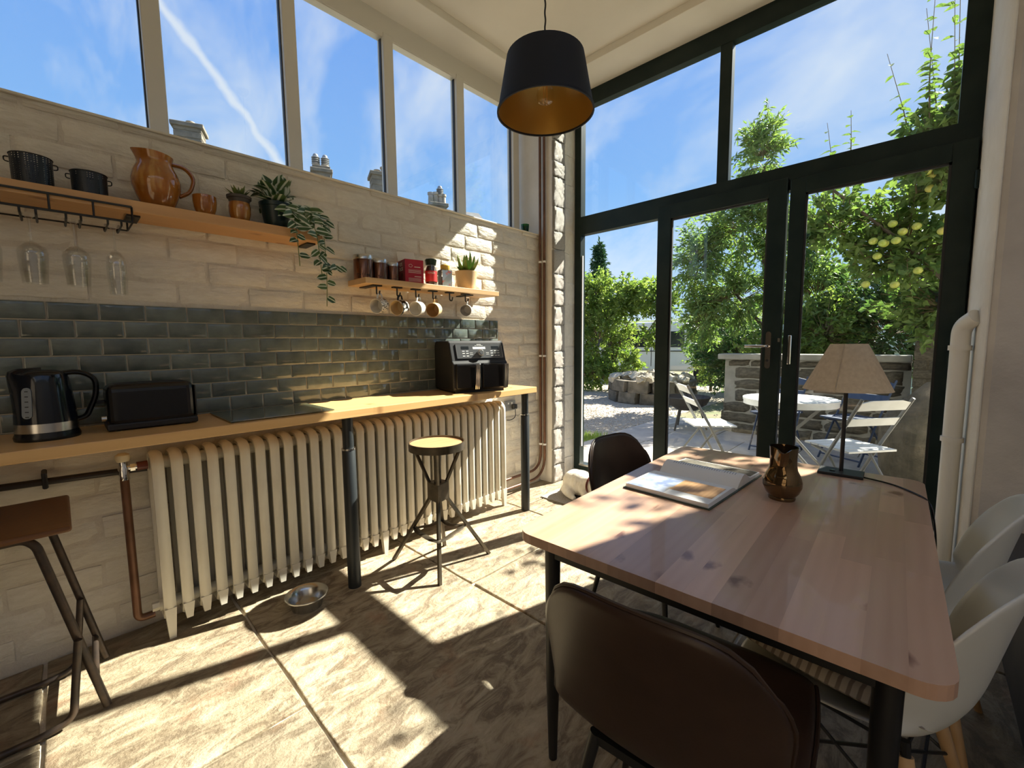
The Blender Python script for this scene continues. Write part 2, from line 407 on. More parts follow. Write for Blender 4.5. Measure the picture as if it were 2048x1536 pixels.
def stripe_mat():
    m, t, out = newmat('striped_ticking_cushion')
    vec, _ = coords(t, (1, 1, 1), rnd=False)
    w = nd(t, 'ShaderNodeTexWave', wave_type='BANDS', bands_direction='Y'); lk(t, vec, w.inputs[0])
    w.inputs['Scale'].default_value = 16; w.inputs['Distortion'].default_value = .6
    c = mixcol(t, rng(t, w.outputs['Fac'], .55, .75), (.55, .48, .37), (.27, .22, .17))
    b = bsdf(t, out, c, .9)
    bump(t, b, noise_n(t, vec, 60, 3), .2, .004)
    return m
M['stripe'] = stripe_mat()
def perforated():
    m, t, out = newmat('perforated_black_metal')
    vec, _ = coords(t, (1, 1, 1), rnd=False)
    vo = nd(t, 'ShaderNodeTexVoronoi', feature='F1'); lk(t, vec, vo.inputs['Vector']); vo.inputs['Scale'].default_value = 130; vo.inputs['Randomness'].default_value = .05
    b = nd(t, 'ShaderNodeBsdfPrincipled'); b.inputs['Base Color'].default_value = (.010, .016, .024, 1); b.inputs['Roughness'].default_value = .4
    tp = nd(t, 'ShaderNodeBsdfTransparent')
    mx = nd(t, 'ShaderNodeMixShader'); lk(t, rng(t, vo.outputs['Distance'], .22, .24, 1, 0), mx.inputs[0])
    lk(t, b.outputs[0], mx.inputs[1]); lk(t, tp.outputs[0], mx.inputs[2]); lk(t, mx.outputs[0], out.inputs[0])
    return m
M['perf'] = perforated()
def variegated():
    # leaf meshes run along local +X with width along Y: white margins and stripe
    m, t, out = newmat('variegated_trailing_leaf')
    c0 = nd(t, 'ShaderNodeTexCoord'); s = nd(t, 'ShaderNodeSeparateXYZ'); lk(t, c0.outputs['Object'], s.inputs[0])
    oi = nd(t, 'ShaderNodeObjectInfo')
    a = nd(t, 'ShaderNodeMath', operation='ABSOLUTE'); lk(t, s.outputs['Y'], a.inputs[0])
    shift = rng(t, oi.outputs['Random'], 0, 1, -.06, .06)
    d = nd(t, 'ShaderNodeMath', operation='ADD'); lk(t, s.outputs['Y'], d.inputs[0]); lk(t, shift, d.inputs[1])
    d2 = nd(t, 'ShaderNodeMath', operation='ABSOLUTE'); lk(t, d.outputs[0], d2.inputs[0])
    mid = rng(t, d2.outputs[0], .03, .06, 1, 0)
    edge = rng(t, a.outputs[0], .23, .29, 0, 1)
    mxm = nd(t, 'ShaderNodeMath', operation='MAXIMUM'); lk(t, mid, mxm.inputs[0]); lk(t, edge, mxm.inputs[1])
    base = mixcol(t, rng(t, oi.outputs['Random'], 0, 1), (.025, .075, .022), (.075, .14, .035))
    c = mixcol(t, mxm.outputs[0], base, (.62, .66, .52))
    bsdf(t, out, c, .38); return m
M['varieg'] = variegated()
def page_photo():
    m, t, out = newmat('printed_photo_page')
    vec, _ = coords(t, (1, 1, 1), rnd=False)
    s = nd(t, 'ShaderNodeSeparateXYZ'); lk(t, vec, s.inputs[0])
    n = noise_n(t, vec, 14, 4)
    c = mixcol(t, rng(t, n, .35, .65), (.16, .20, .32), (.50, .54, .62))
    c = mixcol(t, rng(t, noise_n(t, vec, 9, 3), .5, .6), c, (.45, .33, .12))
    w = nd(t, 'ShaderNodeTexWave', bands_direction='X'); lk(t, vec, w.inputs[0]); w.inputs['Scale'].default_value = 14; w.inputs['Distortion'].default_value = .5
    c2 = mixcol(t, w.outputs['Fac'], (.30, .09, .045), (.40, .15, .07))
    cc = mixcol(t, rng(t, s.outputs['X'], .13, .135), c, c2)
    bsdf(t, out, cc, .3); return m
M['photo'] = page_photo()

# ------------------------------------------------------------------ mesh helpers
ORG = {}
class MB:
    def __init__(s): s.v = []; s.f = []
    def add(s, vs, fs):
        k = len(s.v); s.v += [V(x) for x in vs]; s.f += [tuple(i + k for i in f) for f in fs]; return s
    def box(s, c, d, rot=None):
        c = V(c); h = V(d) / 2
        vs = [V((x * h.x, y * h.y, z * h.z)) for x in (-1, 1) for y in (-1, 1) for z in (-1, 1)]
        if rot is not None: vs = [rot @ q for q in vs]
        return s.add([c + q for q in vs], [(0, 1, 3, 2), (4, 6, 7, 5), (0, 4, 5, 1), (2, 3, 7, 6), (0, 2, 6, 4), (1, 5, 7, 3)])
    def bx(s, x0, x1, y0, y1, z0, z1):
        return s.box(((x0 + x1) / 2, (y0 + y1) / 2, (z0 + z1) / 2), (x1 - x0, y1 - y0, z1 - z0))
    def prism(s, poly, z0, z1, f=None):
        n = len(poly); f = f or (lambda x, y, z: (x, y, z))
        vs = [f(x, y, z0) for x, y in poly] + [f(x, y, z1) for x, y in poly]
        return s.add(vs, [tuple(range(n - 1, -1, -1)), tuple(range(n, 2 * n))] + [(i, (i + 1) % n, n + (i + 1) % n, n + i) for i in range(n)])
    def tube(s, path, r, n=10, closed=False, ell=None, up=None, caps=True):
        path = [V(p) for p in path]; m = len(path)
        rs = r if isinstance(r, (list, tuple)) else [r] * m
        tg = []
        for i in range(m):
            a = path[(i - 1) % m] if (closed or i) else path[0]
            b = path[(i + 1) % m] if (closed or i < m - 1) else path[-1]
            d = b - a
            tg.append(d.normalized() if d.length > 1e-9 else V((0, 0, 1)))
        nrm = V(up) if up else (V((0, 0, 1)) if abs(tg[0].z) < .9 else V((1, 0, 0)))
        vs = []
        for i in range(m):
            if up: nrm = V(up)
            nrm = (nrm - tg[i] * nrm.dot(tg[i]))
            nrm = nrm.normalized() if nrm.length > 1e-6 else tg[i].orthogonal().normalized()
            bn = tg[i].cross(nrm)
            for j in range(n):
                a = 2 * PI * (j + .5) / n
                ex, ey = ell or (1, 1)
                vs.append(path[i] + (nrm * math.cos(a) * ex + bn * math.sin(a) * ey) * rs[i])
        fs = []
        for i in range(m if closed else m - 1):
            for j in range(n):
                a = i * n + j; b = i * n + (j + 1) % n; c = ((i + 1) % m) * n
                fs.append((a, b, c + (j + 1) % n, c + j))
        if not closed and caps:
            fs.append(tuple(range(n - 1, -1, -1))); fs.append(tuple((m - 1) * n + j for j in range(n)))
        return s.add(vs, fs)
    def lathe(s, prof, n=24, c=(0, 0, 0), rot=None, fn=None):
        c = V(c); vs = []; fs = []
        for r, z in prof:
            for j in range(n):
                a = 2 * PI * j / n
                q = V((r * math.cos(a), r * math.sin(a), z))
                if fn: q = fn(q, a)
                vs.append(c + (rot @ q if rot is not None else q))
        for i in range(len(prof) - 1):
            for j in range(n):
                fs.append((i * n + j, i * n + (j + 1) % n, (i + 1) * n + (j + 1) % n, (i + 1) * n + j))
        if prof[0][0] > 1e-6 and len(prof) > 1: fs.append(tuple(range(n - 1, -1, -1))) if getattr(s, 'capb', True) else None
        if prof[-1][0] > 1e-6 and getattr(s, 'capt', True): fs.append(tuple((len(prof) - 1) * n + j for j in range(n)))
        return s.add(vs, fs)
    def sphere(s, c, r, nu=16, nv=10, sc=(1, 1, 1)):
        pr = [(r * math.sin(PI * i / nv), -r * math.cos(PI * i / nv)) for i in range(nv + 1)]
        return s.lathe(pr, nu, c, fn=lambda q, a: V((q.x * sc[0], q.y * sc[1], q.z * sc[2])))
    def grid(s, fn, nu, nv):
        vs = [fn(i / nu, j / nv) for i in range(nu + 1) for j in range(nv + 1)]
        fs = [(i * (nv + 1) + j, (i + 1) * (nv + 1) + j, (i + 1) * (nv + 1) + j + 1, i * (nv + 1) + j + 1) for i in range(nu) for j in range(nv)]
        return s.add(vs, fs)
    def mesh(s, name, smooth=40, org=None):
        me = bpy.data.meshes.new(name)
        o = V(org) if org is not None else V((0, 0, 0))
        me.from_pydata([tuple(q - o) for q in s.v], [], s.f)
        bm = bmesh.new(); bm.from_mesh(me)
        bmesh.ops.remove_doubles(bm, verts=bm.verts, dist=1e-5)
        bmesh.ops.recalc_face_normals(bm, faces=bm.faces)
        bm.to_mesh(me); bm.free()
        if smooth:
            me.shade_smooth()
            me.set_sharp_from_angle(angle=math.radians(smooth))
        return me
    def build(s, name, mat, parent=None, smooth=40, bevel=0, seg=2, subd=0, solid=0, world=True, stuff=False, raw=False):
        org = ORG.get(parent.name, V((0, 0, 0))) if (parent is not None and world) else V((0, 0, 0))
        if raw:
            me = bpy.data.meshes.new(name); me.from_pydata([tuple(q - org) for q in s.v], [], s.f)
            if smooth: me.shade_smooth()
        else: me = s.mesh(name, smooth, org)
        return put(name, me, mat, parent, bevel, seg, subd, solid, stuff)
def put(name, me, mat, parent=None, bevel=0, seg=2, subd=0, solid=0, stuff=False):
    o = bpy.data.objects.new(name, me); COL.objects.link(o)
    if mat is not None and not me.materials: me.materials.append(M[mat])
    if parent is not None:
        o.parent = parent; ORG[o.name] = ORG.get(parent.name, V((0, 0, 0)))
    else: ORG[o.name] = V((0, 0, 0))
    if solid:
        q = o.modifiers.new('solid', 'SOLIDIFY'); q.thickness = solid; q.offset = 0
    if subd:
        q = o.modifiers.new('sub', 'SUBSURF'); q.levels = subd; q.render_levels = subd
    if bevel:
        q = o.modifiers.new('bev', 'BEVEL'); q.width = bevel; q.segments = seg; q.limit_method = 'ANGLE'; q.angle_limit = math.radians(40)
    if stuff: o['kind'] = 'stuff'
    return o
def tag(o, label, cat, group=None, kind=None):
    o['label'] = label; o['category'] = cat
    if group: o['group'] = group
    if kind: o['kind'] = kind
    return o
def thing(name, label, cat, loc=(0, 0, 0), rz=0., group=None, world=False):
    o = bpy.data.objects.new(name, None); COL.objects.link(o)
    o.empty_display_size = .05
    o.location = loc; o.rotation_euler = (0, 0, rz)
    ORG[o.name] = V(loc) if world else V((0, 0, 0))
    return tag(o, label, cat, group)
def copy_tree(o, parent=None):
    c = o.copy(); COL.objects.link(c)
    if parent is not None: c.parent = parent
    ORG[c.name] = ORG.get(o.name, V((0, 0, 0)))
    for ch in list(o.children): copy_tree(ch, c)
    return c
def arc(c, r, a0, a1, n, ax=(1, 0, 0), ay=(0, 0, 1)):
    c = V(c); ax = V(ax); ay = V(ay)
    return [c + (ax * math.cos(a0 + (a1 - a0) * i / n) + ay * math.sin(a0 + (a1 - a0) * i / n)) * r for i in range(n + 1)]
def roundpath(pts, r, n=5):
    pts = [V(p) for p in pts]; out = [pts[0]]
    for i in range(1, len(pts) - 1):
        a = (pts[i - 1] - pts[i]); b = (pts[i + 1] - pts[i])
        k = min(r, a.length * .49, b.length * .49)
        p0 = pts[i] + a.normalized() * k; p1 = pts[i] + b.normalized() * k
        for j in range(n + 1):
            t = j / n
            out.append(p0 * (1 - t) ** 2 + pts[i] * 2 * t * (1 - t) + p1 * t * t)
    out.append(pts[-1]); return out
def text(body, size, mat, parent, mw, name='lettering', ext=.0004):
    cu = bpy.data.curves.new(name, 'FONT'); cu.body = body; cu.size = size; cu.extrude = ext; cu.align_x = 'CENTER'; cu.align_y = 'CENTER'
    ob = bpy.data.objects.new(name, cu); COL.objects.link(ob)
    bpy.context.view_layer.update()
    me = bpy.data.meshes.new_from_object(ob.evaluated_get(bpy.context.evaluated_depsgraph_get()))
    bpy.data.objects.remove(ob); bpy.data.curves.remove(cu)
    me.name = name
    org = ORG.get(parent.name, V((0, 0, 0)))
    me.transform(Matrix.Translation(-org) @ mw)
    me.materials.clear()
    return put(name, me, mat, parent)
def frame_mw(o, xdir, up):
    # text plane: local x -> xdir, local y -> up
    x = V(xdir).normalized(); y = V(up); y = (y - x * y.dot(x)).normalized(); z = x.cross(y)
    return Matrix(((x.x, y.x, z.x, o[0]), (x.y, y.y, z.y, o[1]), (x.z, y.z, z.z, o[2]), (0, 0, 0, 1)))

# ================================================================== STRUCTURE
# ------------------------------------------------------------------ floor of flagstones
def S(o, label, cat): return tag(o, label, cat, None, 'structure')
fl = MB().bx(-.02, 6.0, -3.2, 3.40, -.14, -.012).build('floor', 'mortar', None, 0)
S(fl, 'worn stone flag floor of the sunlit room', 'floor')
rows = [(-3.2, -2.1, [1.1, 2.4]), (-2.1, -1.05, [.7, 1.9, 3.2]), (-1.05, -.13, [.55, 1.6, 2.9]), (-.13, .53, [1.02, 2.15, 3.3]),
        (.53, 1.46, [1.95, 3.1]), (1.46, 2.44, [.865, 2.05, 3.3]), (2.44, 3.40, [.33, 1.35, 2.45, 3.5])]
for y0, y1, js in rows:
    xs = [0.0] + js + [4.6, 6.0]
    for a, b in zip(xs[:-1], xs[1:]):
        g = .006
        n = 7; pts = []
        def jit(): return R.uniform(-.0045, .0045)
        for i in range(n): pts.append((a + g + (b - a - 2 * g) * i / n, y0 + g + jit()))
        for i in range(n): pts.append((b - g + jit(), y0 + g + (y1 - y0 - 2 * g) * i / n))
        for i in range(n): pts.append((b - g - (b - a - 2 * g) * i / n, y1 - g + jit()))
        for i in range(n): pts.append((a + g + jit(), y1 - g - (y1 - y0 - 2 * g) * i / n))
        MB().prism(pts, -.05, 0.0).build('flagstone', 'flag', fl, 0, bevel=.004, seg=2)

# ------------------------------------------------------------------ left wall of painted bricks
Y0W, Y1W, SILL = -1.5, 3.075, 2.27
wl_ = MB().bx(-.36, -.006, Y0W, Y1W, -.12, SILL - .01).build('wall_left', 'mortar', None, 0)
S(wl_, 'white painted brick wall below the strip window', 'wall')
def brick_mesh(seed, nu=6, nv=3, rough=.055, edge=.15):
    rr = random.Random(seed); mb = MB()
    def fn(u, v):
        y = u - .5; z = v - .5
        e = max(abs(y) * 2, 0) ** 14 + max(abs(z) * 2, 0) ** 7
        x = .5 - edge * min(e, 1) + rough * (rr.random() - .5)
        k = 1 - .0 * e
        return V((x, y * k + (.012 * (rr.random() - .5)), z * k + .05 * (rr.random() - .5)))
    mb.grid(fn, nu, nv)
    idx = lambda i, j: i * (nv + 1) + j
    ring = [idx(i, 0) for i in range(nu + 1)] + [idx(nu, j) for j in range(1, nv + 1)] + [idx(i, nv) for i in range(nu - 1, -1, -1)] + [idx(0, j) for j in range(nv - 1, 0, -1)]
    k = len(mb.v)
    mb.v += [V((-.5, mb.v[i].y * 1.0, mb.v[i].z * 1.0)) for i in ring]
    n = len(ring)
    mb.f += [(ring[i], k + i, k + (i + 1) % n, ring[(i + 1) % n]) for i in range(n)]
    me = mb.mesh('brick', 60)
    return me
BR = [brick_mesh(100 + i) for i in range(10)]
def place_brick(parent, y0, y1, z0, z1, x=.0, depth=.05, name='brick', mat='paint', meshes=BR, ax='x'):
    o = put(name, R.choice(meshes), mat, parent)
    o.scale = (depth, (y1 - y0), (z1 - z0))
    c = V((x - depth / 2 + R.uniform(-.004, .003), (y0 + y1) / 2, (z0 + z1) / 2))
    if ax == 'y':          # face looks towards -Y; y0,y1 read as x range, x read as y of the face
        c = V(((y0 + y1) / 2, x + depth / 2 - R.uniform(-.004, .003), (z0 + z1) / 2))
        o.rotation_euler = (R.uniform(-.006, .006), 0, -PI / 2)
    else: o.rotation_euler = (R.uniform(-.012, .012), R.uniform(-.014, .014), R.uniform(-.004, .004))
    o.location = c - ORG.get(parent.name, V((0, 0, 0)))
    return o
TILE_END, TILE_BOT, TILE_TOP = 2.526, .967, 1.485
k0 = -15
for k in range(k0, 7):
    z0 = 1.60 + .104 * k; z1 = z0 + .104
    if k == 6: z1 = SILL
    y = -.62 + (.143 if k % 2 else 0) + R.uniform(-.02, .02)
    while y < Y1W:
        ln = .284 + R.uniform(-.02, .02)
        a, b = y, min(y + ln, Y1W)
        y += ln
        if b - a < .04: continue
        if z1 > TILE_BOT + .01 and z0 < TILE_TOP - .03:
            if b < TILE_END + .02: continue
            a = max(a, TILE_END + .004)
            if b - a < .03: continue
        g = R.uniform(.005, .009)
        place_brick(wl_, a + g, b - g, max(z0, .01) + g, z1 - g, x=.004 + R.uniform(-.003, .003))
MB().bx(-.36, .012, Y0W, Y1W, SILL - .012, SILL).build('sill_top', 'paint', wl_, 0, bevel=.005)
# tiled splashback
ts = MB().bx(-.004, .003, -.75, TILE_END, TILE_BOT - .03, TILE_TOP).build('trim_1', 'grout', None, 0)
S(ts, 'green grey metro tile splashback above the wooden worktop', 'splashback')
tm = {}
def tile(y0, y1, z0, z1):
    w = round(y1 - y0, 4); h = round(z1 - z0, 4)
    if (w, h) not in tm:
        mb = MB(); hy, hz, b = w / 2, h / 2, .006
        vs = [(-.004, -hy, -hz), (-.004, hy, -hz), (-.004, hy, hz), (-.004, -hy, hz), (.0035, -hy, -hz), (.0035, hy, -hz), (.0035, hy, hz), (.0035, -hy, hz),
              (.0065, -hy + b, -hz + b), (.0065, hy - b, -hz + b), (.0065, hy - b, hz - b), (.0065, -hy + b, hz - b)]
        mb.add(vs, [(0, 1, 5, 4), (1, 2, 6, 5), (2, 3, 7, 6), (3, 0, 4, 7), (4, 5, 9, 8), (5, 6, 10, 9), (6, 7, 11, 10), (7, 4, 8, 11), (8, 9, 10, 11)])
        tm[(w, h)] = mb.mesh('tile', 30)
    o = put('tile', tm[(w, h)], 'tile', ts)
    o.location = (.004, (y0 + y1) / 2, (z0 + z1) / 2)
    o.rotation_euler = (0, R.uniform(-.012, .012), R.uniform(-.010, .010))
for r in range(8):
    z1 = TILE_TOP - r * .0737 - .002; z0 = z1 - .0685
    z0 = max(z0, TILE_BOT - .02)
    if z1 - z0 < .02: continue
    y = -.019 - .153 * 4 + (.0765 if r % 2 else 0)
    while y < TILE_END - .01:
        a, b = y + .0025, min(y + .1505, TILE_END)
        if b - a > .012: tile(a, b, z0, z1)
        y += .153

# ------------------------------------------------------------------ left strip window
WX = -.235
w1 = MB()
w1.bx(WX - .035, WX + .035, Y0W, 3.10, 3.372, 3.52); w1.bx(WX - .035, WX + .035, Y0W, 3.10, SILL - .02, SILL + .045)
win = w1.build('window_1', 'winframe', None, 0, bevel=.004)
S(win, 'white framed strip window high above the brick wall', 'window')
MY = [-.853, -.213, .427, 1.065, 1.711, 2.345, 2.990]
for y in MY:
    MB().bx(WX - .04, WX + .04, y - .038, y + .038, SILL, 3.40).build('mullion', 'winframe', win, 0, bevel=.006)
    MB().bx(WX - .012, WX + .012, y - .043, y - .036, SILL + .04, 3.374).build('gasket', 'gasket', win, 0)
for a, b in zip(MY[:-1], MY[1:]):
    MB().bx(WX - .003, WX + .003, a + .034, b - .034, SILL + .04, 3.375).build('pane', 'pane', win, 0)
    MB().bx(WX - .010, WX + .030, a + .036, b - .036, 3.366, 3.378).build('top_bead', 'winframe', win, 0)

# ------------------------------------------------------------------ ceiling with lower perimeter band
ce = MB(); ce.bx(-.36, 3.55, -3.35, 3.60, 3.57, 3.70); ce.bx(5.8, 6.0, -3.35, 3.60, 3.57, 3.70); ce.bx(3.55, 5.8, -3.35, -2.9, 3.57, 3.70); ce.bx(3.55, 5.8, 2.5, 3.60, 3.57, 3.70)
ce = ce.build('ceiling', 'ceiling', None, 0)
S(ce, 'cream painted ceiling with a lower band along the windows', 'ceiling')
MB().bx(-.36, .055, -3.2, 3.60, 3.515, 3.571).build('edge_band', 'ceiling', ce, 0, bevel=.004)
MB().bx(.055, 6.0, 3.09, 3.60, 3.515, 3.571).build('edge_band', 'ceiling', ce, 0, bevel=.004)

# ------------------------------------------------------------------ back wall pier (left of the doors)
pb = MB().prism([(-.36, 3.085), (.143, 3.085), (.143, 3.24), (.145, 3.24), (.150, 3.50), (-.36, 3.50)], 0, 3.52)
wb = pb.build('wall_back', 'plaster', None, 0)
S(wb, 'whitewashed stone pier between the brick wall and the doors', 'wall')
ST = [brick_mesh(300 + i, 8, 10, .20) for i in range(6)]
z = 0.0
while z < 3.5:
    h = min(R.uniform(.13, .26), 3.515 - z)
    o = place_brick(wb, 3.083, 3.245, z + .004, z + h - .004, x=.168, depth=.03, name='stone_block', mat='rough_stone', meshes=ST)
    o.rotation_euler = (0, 0, R.uniform(-.02, .02))
    z += h
z = 0.0
while z < 3.5:
    h = min(R.uniform(.17, .27), 3.515 - z)
    o = place_brick(wb, 3.248, 3.405, z + .003, z + h - .003, x=.156, depth=.03, name='stone_block', mat='plaster', meshes=BR)
    z += h
st = MB().bx(.12, 2.74, 3.36, 3.52, 0, .075).build('door_step', 'rough_stone', wb, 0, bevel=.01)

# ------------------------------------------------------------------ right pier
pr = MB().prism([(2.735, 3.40), (2.742, 3.20), (2.765, 2.92), (2.80, 2.895), (6.0, 2.895), (6.0, 3.50), (2.735, 3.50)], 0, 3.52)
wr = pr.build('wall_right', 'plaster_shaded', None, 30, bevel=.02, seg=3)
S(wr, 'plastered pier wall right of the glazed doors', 'wall')
MB().prism([(2.728, 3.405), (2.735, 3.20), (2.757, 2.93), (2.775, 2.905), (2.79, 2.93), (2.76, 3.20), (2.755, 3.405)], 0, 3.518).build('reveal', 'plaster', wr, 60, bevel=.006)

# ------------------------------------------------------------------ unseen room behind the viewer; rooflight added for fill, end wall darkened against it
ws = MB().bx(6.0, 6.15, -3.35, 3.50, 0, 3.70).build('wall_side', 'plaster', None, 0)
S(ws, 'plain cream plastered side wall facing the brick wall', 'wall')
wf = MB(); wf.bx(-.36, 6.0, -3.35, -3.2, 0, 3.70); wf.bx(-.36, -.012, -3.2, -1.5, 0, 3.52)
S(wf.build('wall_front', 'endwall', None, 0), 'plain brown end wall opposite the glazed doors', 'wall')
w2 = MB(); w2.bx(3.55, 3.61, -2.9, 2.5, 3.58, 3.72); w2.bx(4.64, 4.70, -2.9, 2.5, 3.58, 3.72); w2.bx(5.74, 5.8, -2.9, 2.5, 3.58, 3.72)
for y in (-2.9, -1.12, .66, 2.44): w2.bx(3.55, 5.8, y, y + .06, 3.58, 3.72)
w2 = w2.build('added_rooflight', 'winframe', None, 0)  # added out of view to let sun in as fill
S(w2, 'long white framed rooflight added unseen for fill daylight', 'window')
for y in (-2.84, -1.06, .72):
    for x in (3.61, 4.70): MB().bx(x, x + 1.03, y, y + 1.72, 3.65, 3.656).build('pane', 'pane', w2, 0)

# ------------------------------------------------------------------ glazed door screen
DY0, DY1 = 3.405, 3.475
d1 = MB()
d1.bx(.155, .222, DY0, DY1, .075, 3.515)
d1.bx(2.635, 2.745, DY0, DY1, .075, 3.515)
d1.bx(.222, 2.635, DY0, DY1, 3.385, 3.515)
d1.bx(.222, 2.635, DY0, DY1, 2.285, 2.445)
d1.bx(.222, 2.635, DY0, DY1, .075, .125)
D = d1.build('door_1', 'dframe', None, 0, bevel=.004)
S(D, 'dark green timber door screen with two tall panes above', 'door')
MB().bx(1.403, 1.483, DY0 + .004, DY1, 2.44, 3.39).build('mullion', 'dframe', D, 0, bevel=.004)
MB().bx(.222, 1.403, 3.438, 3.444, 2.445, 3.385).build('pane', 'dpane', D, 0)
MB().bx(1.483, 2.635, 3.438, 3.444, 2.445, 3.385).build('pane', 'dpane', D, 0)
MB().bx(.221, .230, 3.425, 3.44, .30, 2.1).build('seal_strip', 'white', D, 0)
MB().bx(.222, .985, 3.392, 3.48, .118, .135).build('threshold', 'steel', D, 0)
def leaf(name, x0, x1, y0, y1, zt, sw0, sw1, tr_, label):
    m = MB()
    m.bx(x0, x0 + sw0, y0, y1, .128, zt); m.bx(x1 - sw1, x1, y0, y1, .128, zt)
    m.bx(x0 + sw0, x1 - sw1, y0, y1, zt - tr_, zt); m.bx(x0 + sw0, x1 - sw1, y0, y1, .128, .24)
    o = m.build(name, 'dframe', None, 0, bevel=.005); S(o, label, 'door')
    ym = (y0 + y1) / 2
    MB().bx(x0 + sw0, x1 - sw1, ym - .003, ym + .003, .24, zt - tr_).build('pane', 'dpane', o, 0)
    b = MB()
    for xa, xb in ((x0 + sw0, x0 + sw0 + .012), (x1 - sw1 - .012, x1 - sw1)): b.bx(xa, xb, y0 + .012, y0 + .03, .24, zt - tr_)
    b.bx(x0 + sw0, x1 - sw1, y0 + .012, y0 + .03, zt - tr_ - .012, zt - tr_)
    b.build('glazing_bead', 'gasket', o, 0)
    return o
D2 = leaf('door_2', .990, 1.872, 3.345, 3.403, 2.352, .105, .105, .105, 'dark green glazed door leaf with the lever handle')
D3 = leaf('door_3', 1.886, 2.720, 3.350, 3.403, 2.335, .085, .095, .098, 'dark green glazed door leaf with the vertical pull handle')
hp = MB(); hp.prism([(x, z) for x, z in [(1.803 + .016 * math.cos(a), 1.345 + .016 * math.sin(a)) for a in [i * PI / 6 for i in range(7)]] + [(1.803 + .016 * math.cos(a), 1.125 + .016 * math.sin(a)) for a in [PI + i * PI / 6 for i in range(7)]]], 3.335, 3.345, lambda x, y, z: (x, z, y))
hpo = hp.build('handle_plate', 'chrome', D2, 40)
MB().tube(roundpath([(1.803, 3.336, 1.262), (1.803, 3.290, 1.262), (1.672, 3.285, 1.262)], .018), .0095, 10).build('lever', 'chrome', hpo)
MB().lathe([(.009, 0), (.009, .006), (.0, .006)], 14, (1.803, 3.335, 1.165), Matrix.Rotation(PI / 2, 3, 'X')).build('lock', 'blackmetal', hpo)
MB().bx(1.921, 1.941, 3.312, 3.326, 1.14, 1.335).build('pull_handle', 'chrome', D3, 0, bevel=.006)
MB().bx(1.926, 1.936, 3.326, 3.352, 1.16, 1.31).build('handle_base', 'blackmetal', D3, 0)
MB().bx(1.858, 1.871, 3.338, 3.345, 1.29, 1.315).build('catch', 'steel', D2, 0)
for zc in (2.12, 1.30, .45):
    MB().tube([(2.722, 3.342, zc - .045), (2.722, 3.342, zc + .045)], .011, 10).build('hinge', 'dframe', D3)

# ================================================================== FIXED FITTINGS
# ------------------------------------------------------------------ heating pipes in the corner
def pipe(name, pts, r, mat, label, cat, rad=.08, group=None):
    root = thing(name, label, cat, pts[0], group=group, world=True)
    MB().tube(roundpath(pts, rad, 8), r, 12).build('tube', mat, root)
    return root
p1 = pipe('heating_pipe', [(.030, 3.050, 3.51), (.030, 3.050, .125), (.030, 2.45, .125)], .0115, 'copper', 'slim brown heating pipe against the brick wall, the inner of the pair in the corner', 'pipe', .16)
p2 = pipe('heating_pipe', [(.072, 3.056, 3.51), (.072, 3.056, .060), (.072, 2.45, .060)], .0115, 'copper', 'slim brown heating pipe beside the stone pier, the outer of the pair in the corner', 'pipe', .20)
for pp, x, y in ((p1, .030, 3.050), (p2, .072, 3.056)):
    for zc in (2.02, 1.18, .36):
        MB().tube([(x, y, zc - .008), (x, y, zc + .008)], .0165, 12).build('clip', 'white', pp)
# dark pipe along the wall under the worktop
dp = pipe('wall_pipe', [(.03, -1.2, .80), (.03, .10, .755), (.03, 1.1, .715)], .014, 'dkpipe', 'thin dark pipe running along the brick wall behind the radiator', 'pipe')
MB().tube([(.006, -.073, .735), (.046, -.073, .740), (.046, -.073, .795), (.006, -.073, .80)], .009, 8).build('clip', 'blackmetal', dp)
# white drain pipe on the right reveal
dr = thing('drain_pipe', 'thick white drain pipe with elbow on the plaster reveal', 'pipe', (2.700, 3.05, 0), world=True)
MB().tube(roundpath([(2.700, 3.05, 0), (2.700, 3.05, 1.36), (2.745, 2.99, 1.405)], .10, 8), .036, 18).build('tube', 'pvc', dr)
for zc in (1.255, .80):
    MB().tube([(2.700, 3.05, zc - .012), (2.700, 3.05, zc + .012)], .043, 18).build('collar', 'pvc', dr)

# ------------------------------------------------------------------ cast radiator
ra = thing('radiator', 'long cream cast iron column radiator under the worktop', 'radiator', (.14, 1.31, 0), world=True)
NS = 33; RY0, RY1 = .262, 2.385
def rad_section(foot):
    mb = MB(); x0, x1 = .065, .195; zb, zt = .095, .825
    loop = []
    loop += [V((x1, 0, zb + .03)), V((x1, 0, zt - .055))]
    loop += arc((x1 - .045, 0, zt - .045), .045, 0, PI / 2, 5)
    loop += arc((x0 + .045, 0, zt - .045), .045, PI / 2, PI, 5)
    loop += [V((x0, 0, zt - .055)), V((x0, 0, zb + .03)), V((x0 + .02, 0, zb)), V((x1 - .02, 0, zb))]
    mb.tube(loop, 1.0, 8, closed=True, ell=(.0235, .019), up=(0, 1, 0))
    # flat web between the two columns
    mb.bx(x0, x1, -.006, .006, .15, .78)
    # pointed toe in front
    z0 = 0.0 if foot else .068
    mb.add([(x1 + .019, -.021, .14), (x1 + .019, .021, .14), (x1 - .02, .021, .14), (x1 - .02, -.021, .14), (x1 + .017, -.012, z0), (x1 + .017, .012, z0), (x1 - .008, .012, z0), (x1 - .008, -.012, z0)],
           [(0, 1, 5, 4), (1, 2, 6, 5), (2, 3, 7, 6), (3, 0, 4, 7), (4, 5, 6, 7), (0, 3, 2, 1)])
    return mb.mesh('section', 50)
sec, secf = rad_section(False), rad_section(True)
for i in range(NS):
    y = RY0 + (RY1 - RY0) * i / (NS - 1)
    o = put('section', secf if i in (0, 16, NS - 1) else sec, 'radiator', ra)
    o.location = (-.14, y - 1.31, 0)
